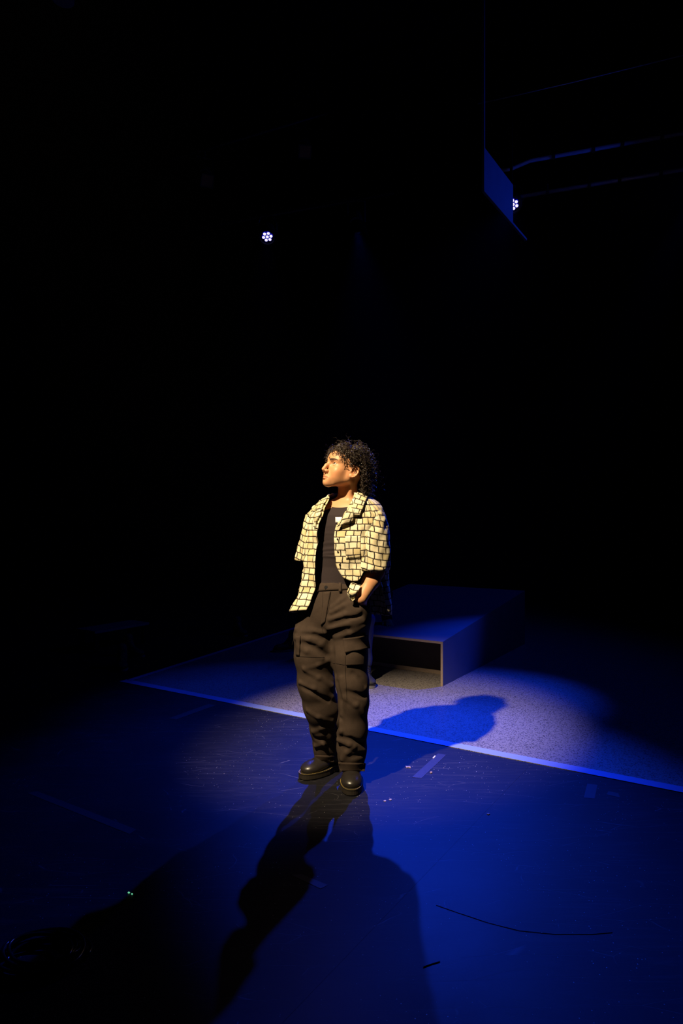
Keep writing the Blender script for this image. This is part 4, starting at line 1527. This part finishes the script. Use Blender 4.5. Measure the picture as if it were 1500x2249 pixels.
def make_hair(head, name, parent, count, seed, nape=True):
    r = np.random.default_rng(seed)
    V, Fc = [], []
    cc = np.array(head.P(-0.006, 0, 0.040))
    F, L, U = [np.array(a) for a in head.ax]
    rad = np.array([0.093, 0.077, 0.090]) * head.s
    zdown = np.array([0, 0, -1.0])

    def clear(p, m):
        q = p - cc
        loc = np.array([q @ F, q @ L, q @ U])
        k = np.linalg.norm(loc / (rad * m))
        if k < 1.0 and k > 1e-6:
            loc = loc / k
            return cc + F * loc[0] + L * loc[1] + U * loc[2]
        return p
    made = 0
    while made < count:
        d = r.normal(size=3); d /= np.linalg.norm(d)
        az = math.degrees(math.atan2(d[1], d[0]))        # 0 = face, 90 = her left
        el_ = d[2]
        lim = float(np.interp(abs(az), [0, 34, 52, 66, 78, 86, 98, 120, 180], [0.50, 0.46, 0.26, 0.0, -0.22, 0.0, -0.05, -0.5, -0.66]))
        if el_ < lim: continue
        made += 1
        p = cc + F * d[0] * rad[0] + L * d[1] * rad[1] + U * d[2] * rad[2]
        out = F * d[0] + L * d[1] + U * d[2]
        front = max(0, math.cos(math.radians(az))) if abs(az) < 90 else 0
        back = abs(az) > 105
        if back:
            ln = (r.uniform(0.10, 0.17) if el_ < 0.3 else r.uniform(0.07, 0.12)) if nape else r.uniform(0.04, 0.07)
            comb = F * 0.02
        elif abs(az) < 58:
            ln = r.uniform(0.040, 0.078)
            comb = F * 0.65 + L * d[1] * 0.35
        else:
            ln = r.uniform(0.022, 0.038) if el_ < 0.35 else r.uniform(0.04, 0.065)
            if nape and abs(az) > 88 and r.random() < (0.22 if d[1] > 0 else 0.7): ln = r.uniform(0.09, 0.15)
            comb = -F * 0.30 + L * 0.10 * np.sign(d[1])
        dirv = out * 0.7 + comb * 0.8 + r.normal(size=3) * 0.22
        dirv /= np.linalg.norm(dirv)
        n = max(14, int(ln / 0.0032))
        st = ln / n
        hr = r.uniform(0.0045, 0.0095); pitch = r.uniform(0.020, 0.034); ph = r.uniform(0, 6.28); hand = r.choice([-1, 1])
        thick = r.uniform(0.0013, 0.0027)
        wisp = r.random() < 0.16
        if wisp: thick *= 0.5; hr *= 1.7
        g = r.uniform(0.13, 0.26)
        prev, rings, s_arc = p.copy(), [], 0.0
        c = p.copy()
        e1 = np.cross(dirv, [0.3, 0.5, 0.81]); e1 /= np.linalg.norm(e1)
        for i in range(n + 1):
            t = i / n
            dirv = dirv + zdown * g * (0.6 if wisp else 1.0) + comb * 0.02
            dirv /= np.linalg.norm(dirv)
            c = c + dirv * st
            c = clear(c, 1.05 + 0.06 * (1 - t) * t + (0.04 if wisp else 0))
            s_arc += st
            e1 = e1 - dirv * (e1 @ dirv); e1 /= max(1e-6, np.linalg.norm(e1))
            e2 = np.cross(dirv, e1)
            a = hand * 2 * math.pi * s_arc / pitch + ph
            amp = hr * min(1, t * 4)
            q = c + e1 * math.cos(a) * amp + e2 * math.sin(a) * amp
            w = thick * (1 - 0.65 * t ** 2)
            rings.append([q + (e1 * math.cos(b) + e2 * math.sin(b)) * w for b in (0, 2.094, 4.189)])
        base = len(V)
        for g_ in rings: V += g_
        for i in range(n):
            for k in range(3):
                Fc.append([base + i * 3 + k, base + i * 3 + (k + 1) % 3, base + (i + 1) * 3 + (k + 1) % 3, base + (i + 1) * 3 + k])
    # close-lying cap under the curls
    base = len(V)
    n1, n2 = 26, 40
    for i in range(n1 + 1):
        for k in range(n2):
            a = 2 * math.pi * k / n2
            az = abs((math.degrees(a) + 180) % 360 - 180)
            lim = math.asin(float(np.interp(az, [0, 34, 52, 66, 78, 86, 98, 120, 180], [0.60, 0.56, 0.36, 0.10, -0.12, 0.06, 0.0, -0.45, -0.62])))
            e_ = math.pi / 2 + (lim - math.pi / 2) * i / n1
            dd_ = np.array([math.cos(e_) * math.cos(a), math.cos(e_) * math.sin(a), math.sin(e_)])
            q = 1.035 + 0.012 * math.sin(9 * a + 7 * e_) * math.sin(13 * e_)
            V.append(cc + F * dd_[0] * rad[0] * q + L * dd_[1] * rad[1] * q + U * dd_[2] * rad[2] * q)
    for i in range(n1):
        for k in range(n2):
            Fc.append([base + i * n2 + k, base + (i + 1) * n2 + k, base + (i + 1) * n2 + (k + 1) % n2, base + i * n2 + (k + 1) % n2])
    o = mesh_obj(name, V, Fc, M['hair'], parent)
    return o


hair = make_hair(head, 'hair', person, 1250, 21)
hair['label'] = 'dark curly hair, longer at the nape'

# ================================================================== the person seated behind, almost hidden
seat = empty('person', (0.06, 5.42, 0.36), 'seated person in maroon top and jeans, mostly hidden behind the standing person', 'person')
PZ = 0.36 + 0.02
yaw2 = math.radians(4)
hips = Vector((0.10, 5.47, PZ + 0.10)); ch = Vector((0.08, 5.50, PZ + 0.50)); nk = Vector((0.07, 5.48, PZ + 0.66))
h2 = Head((0.06, 5.45, PZ + 0.775), math.radians(10), math.radians(0), 0.98)
fd = Field(axis((-0.36, 0.52, 0.009)), axis((4.72, 5.80, 0.009)), axis((0.0, 1.36, 0.008)))
kn = [Vector((0.185, 5.02, 0.48)), Vector((-0.08, 5.04, 0.48))]
an = [Vector((0.19, 4.99, 0.10)), Vector((-0.06, 5.02, 0.10))]
hp = [hips + Vector((0.08, 0, 0)), hips + Vector((-0.08, 0, 0))]
el2 = [Vector((0.385, 5.56, 0.62)), Vector((-0.22, 5.50, 0.66))]
wr2 = [Vector((0.395, 5.52, 0.42)), Vector((-0.13, 5.20, 0.57))]
sh2 = [ch + Vector((0.17, 0, 0.09)), ch + Vector((-0.17, 0, 0.09))]


def seated(fd, g, arms, legs, torso, hd):
    if torso:
        fd.ell(hips, [0.15 + g, 0.12 + g, 0.12], None, 0.05); fd.ell(hips.lerp(ch, 0.5), [0.14 + g, 0.11 + g, 0.2], None, 0.06); fd.ell(ch, [0.16 + g, 0.11 + g, 0.16], None, 0.06)
        fd.cap(sh2[0], sh2[1], 0.05 + g, 0.05 + g, 0.04)
    for i in range(2):
        if legs:
            fd.cap(hp[i], kn[i], 0.075 + g, 0.058 + g, 0.03); fd.cap(kn[i], an[i], 0.056 + g, 0.032 + g, 0.03)
        if arms:
            fd.cap(sh2[i], el2[i], 0.046 + g, 0.040 + g, 0.03); fd.cap(el2[i], wr2[i], 0.038 + g, 0.028 + g, 0.02)
    if hd:
        fd.cap(nk - ZA * 0.06, h2.P(-0.015, 0, -0.03), 0.054, 0.05, 0.03)


seated(fd, 0, True, True, True, True)
h2.carve(fd)
hand_prims(fd, wr2[0], wr2[0] + Vector((0.02, -0.12, -0.05)), Vector((-1, 0, 0)))
hand_prims(fd, wr2[1], wr2[1] + Vector((0.03, -0.12, -0.02)), Vector((1, 0, 0)))
for i in range(2):
    fd.cap(an[i] - ZA * 0.03, an[i] + Vector((0.0, -0.07, -0.060)), 0.022, 0.014, 0.015)
v, f = fd.mesh(1)
b2 = mesh_obj('body', v, f, M['skin'], seat, cols=h2.paint(v, SKIN))
make_hair(h2, 'hair', seat, 260, 5, False)
for nm, mt, arms, legs, z0, z1 in (('sweatshirt', 'maroon', True, False, 0.0, 9), ('jeans', 'denim', False, True, 0.115, 9)):
    fd = Field(axis((-0.38, 0.54, 0.010)), axis((4.72, 5.82, 0.010)), axis((0.05, 1.20, 0.010)))
    seated(fd, 0.018 if arms else 0.016, arms, legs, arms, False)
    if legs: fd.ell(hips, [0.17, 0.13, 0.10], None, 0.05)
    X, Y, Z = fd._grid((slice(None),) * 3)
    if legs: fd.D = np.maximum(fd.D, 0.125 - Z + 0 * X)
    fd.D = np.maximum(fd.D, np.where((Y > 5.24), 0.372 + (Y - 5.2) * 0.08 - Z, -1.0).astype(np.float32))
    v, f = fd.mesh(1)
    n_ = normals(v, f)
    v = v + n_ * (0.004 * wave_noise(v, 9, 40))[:, None]
    mesh_obj(nm, v, f, M[mt], seat)
for i in range(2):
    p = an[i]
    sh = boot(Vector((p.x, p.y - 0.02, 0)), Vector((0.25 if i == 0 else -0.1, -1, 0)).normalized(), '', seat, 'shoe', 'shoe', 0.92)

# ================================================================== small things
def scrap(name, mat, pix, z, label, cat, group=None, th=0.0006, parent=None):
    pts = [G(px, py, z) for px, py in pix]
    area = sum(a.x * b.y - b.x * a.y for a, b in zip(pts, pts[1:] + pts[:1]))
    if area < 0: pts = pts[::-1]
    o = slab(name, mat, pts, z, z + th)
    tag(o, label, cat, group)
    return o


scrap('floor_tape', M['greytape'], [(905, 1707), (926, 1709), (980, 1658), (962, 1655)], 0.0006, 'grey tape strip on the black floor right of the boots', 'tape')
scrap('floor_tape', M['darktape'], [(370, 1578), (388, 1580), (474, 1549), (458, 1546)], 0.0006, 'faint tape strip touching the white edge line at left', 'tape')
scrap('floor_tape', M['darktape'], [(60, 1742), (82, 1738), (300, 1822), (284, 1832)], 0.0006, 'long dim tape strip on the dark floor at far left', 'tape')
scrap('floor_tape', M['greytape'], [(1282, 1752), (1306, 1754), (1312, 1724), (1290, 1721)], 0.0006, 'small tape square below the white edge line at right', 'tape')
scrap('floor_tape', M['darktape'], [(1332, 1745), (1362, 1752), (1358, 1742), (1336, 1738)], 0.0006, 'faint tape scrap right of the small tape square', 'tape')
scrap('floor_tape', M['darktape'], [(640, 1922), (662, 1920), (720, 1944), (704, 1952)], 0.0006, 'dark flat patch inside the big shadow in front of the boots', 'tape')  # flat dark patch laid on the floor, shares the tape material
scrap('paper_scrap', M['paper'], [(890, 1683), (893, 1687), (897, 1686), (902, 1687), (901, 1684), (895, 1684)], 0.0008, 'pinkish torn paper scrap just left of the grey tape strip', 'scrap', th=0.003)
scrap('paper_scrap', M['sticker'], [(950, 1665), (953, 1665.5), (957, 1661), (955, 1660)], 0.0014, 'tiny bright white scrap on the edge of the grey tape strip', 'scrap', th=0.002)
scrap('paper_scrap', M['paper'], [(842, 1759), (844, 1761), (847.5, 1760.5), (848, 1758), (845, 1757.5)], 0.0008, 'left of two tiny pale crumbs right of the front boot', 'scrap', th=0.0015)
scrap('paper_scrap', M['paper'], [(854, 1756.5), (857, 1758), (860, 1757), (860.5, 1755), (856, 1754.5)], 0.0008, 'right of two tiny pale crumbs right of the front boot', 'scrap', th=0.0015)
scrap('paper_scrap', plain('tan_paper', (0.35, 0.26, 0.15), 0.7), [(1069, 1788), (1072, 1790), (1076, 1788.5), (1072, 1787)], 0.0008, 'tiny tan scrap alone on the blue-lit floor at right', 'scrap', th=0.003)
scrap('paper_scrap', plain('buff_paper', (0.4, 0.25, 0.14), 0.7), [(944, 1697), (947, 1699), (950, 1697), (947, 1695)], 0.0008, 'tiny orange-brown crumb right of the grey tape strip', 'scrap', th=0.003)
for q, (px, py, r_) in enumerate(((283, 1961, 2.6), (290, 1964, 2.0))):  # green floor glints, built as specks with their own emission
    scrap('glint_speck', M['glow'], [(px - r_, py), (px, py + r_ * 0.7), (px + r_, py), (px, py - r_ * 0.7)], 0.0008,
          ('left and larger' if q == 0 else 'right and smaller') + ' of two tiny green glints drawn as glowing specks on the dark floor', 'glow mark', th=0.002)

# thin dark lead lying over the blue-lit floor, a stray offcut of cable
pix = [(958, 1988), (1010, 2006), (1070, 2026), (1140, 2044), (1220, 2052), (1300, 2052), (1345, 2048)]
mb = MB(); mb.tube([G(px, py, 0.0011) for px, py in pix], 0.0009, 6)
tag(mb.build('floor_cable', M['cable'], None, True), 'thin dark cable curving over the blue-lit floor at lower right', 'cable')
mb = MB(); mb.tube([G(px, py, 0.0018) for px, py in ((930, 2124), (948, 2117), (966, 2112))], 0.0015, 6)
tag(mb.build('cable_offcut', M['cable'], None, True), 'short dark cable offcut near the bottom of the big shadow', 'cable')

# coil of black cable in the lower left corner
cc_ = G(110, 2078, 0.0)
pts = []
for i in range(170):
    a = i / 170 * 2 * math.pi * 5
    rr_ = 0.10 + 0.018 * math.sin(a * 0.37 + 1) + 0.012 * math.sin(a * 1.9)
    pts.append(Vector((cc_.x + rr_ * math.cos(a) * 1.15, cc_.y - 0.06 + rr_ * math.sin(a) * 0.75, 0.009 + 0.011 * (i / 60) + 0.004 * math.sin(a * 2.3))))
mb = MB(); mb.tube(pts, 0.0055, 7)
tag(mb.build('cable_coil', M['cable'], None, True), 'coil of black cable with faint blue glints, lower left corner', 'cable')

# trainers and bench in the gloom at the left
s1 = empty('trainer', G(268, 1474), 'dim canvas trainer at left, the one nearer the camera, toe towards us', 'shoe')
boot(G(268, 1466), Vector((0.35, -1, 0)).normalized(), '', s1, 'shoe', 'upper', 0.95)
s1 = empty('trainer', G(292, 1446), 'dim canvas trainer at left standing behind another, toe to the right', 'shoe')
boot(G(285, 1440), Vector((0.9, -0.5, 0)).normalized(), '', s1, 'shoe', 'upper', 0.95)
s1 = empty('trainer', G(525, 1395), 'single dim shoe in the dark beyond the pale floor', 'shoe')
boot(G(523, 1394), Vector((0.6, -0.8, 0)).normalized(), '', s1, 'shoe', 'upper', 0.95)
s1 = empty('trainer', G(634, 1432, 0.003), 'dark shoe on the pale floor beside the standing person\'s hip', 'shoe')
o = boot(G(640, 1430), Vector((-0.95, -0.3, 0)).normalized(), '', s1, 'shoe', 'upper', 0.95)
s1.location.z += 0.003

bc = W(250, 1376, 6.4)
ben = empty('bench', (bc.x, bc.y, 0), 'low bench barely visible in the dark at the far left', 'bench')
bx_, by_ = U2.copy(), B_.copy()
for k in (-1, 0, 1):
    MB().box(Vector((bc.x, bc.y, bc.z)) + by_ * 0.10 * k, bx_, by_, ZA, 0.32, 0.046, 0.012).build('slat', M['shoesole'], ben)
for i in (-1, 1):
    for j in (-1, 1):
        p = Vector((bc.x, bc.y, 0)) + bx_ * 0.28 * i + by_ * 0.11 * j
        MB().box(p + ZA * (bc.z / 2 - 0.006), bx_, by_, ZA, 0.018, 0.018, bc.z / 2 - 0.0065).build('leg', M['black'], ben)

# ------------------------------------------------------------------ stage haze in the air of the room
ins = [p * 0.985 + room_c * 0.015 for p in ccw]
hz_o = slab('haze', None, ins, 0.30, CEIL - 0.25)
hm = bpy.data.materials.new('stage_haze')
hm.use_nodes = True
nt = hm.node_tree
nt.nodes.remove(nt.nodes['Principled BSDF'])
vs = nt.nodes.new('ShaderNodeVolumeScatter')
vs.inputs['Color'].default_value = (1, 1, 1, 1)
vs.inputs['Density'].default_value = 0.00011
vs.inputs['Anisotropy'].default_value = 0.2
nt.links.new(vs.outputs[0], nt.nodes['Material Output'].inputs['Volume'])
hz_o.data.materials.append(hm)
tag(hz_o, 'thin stage haze that shows the blue beams faintly', 'haze', kind='stuff')
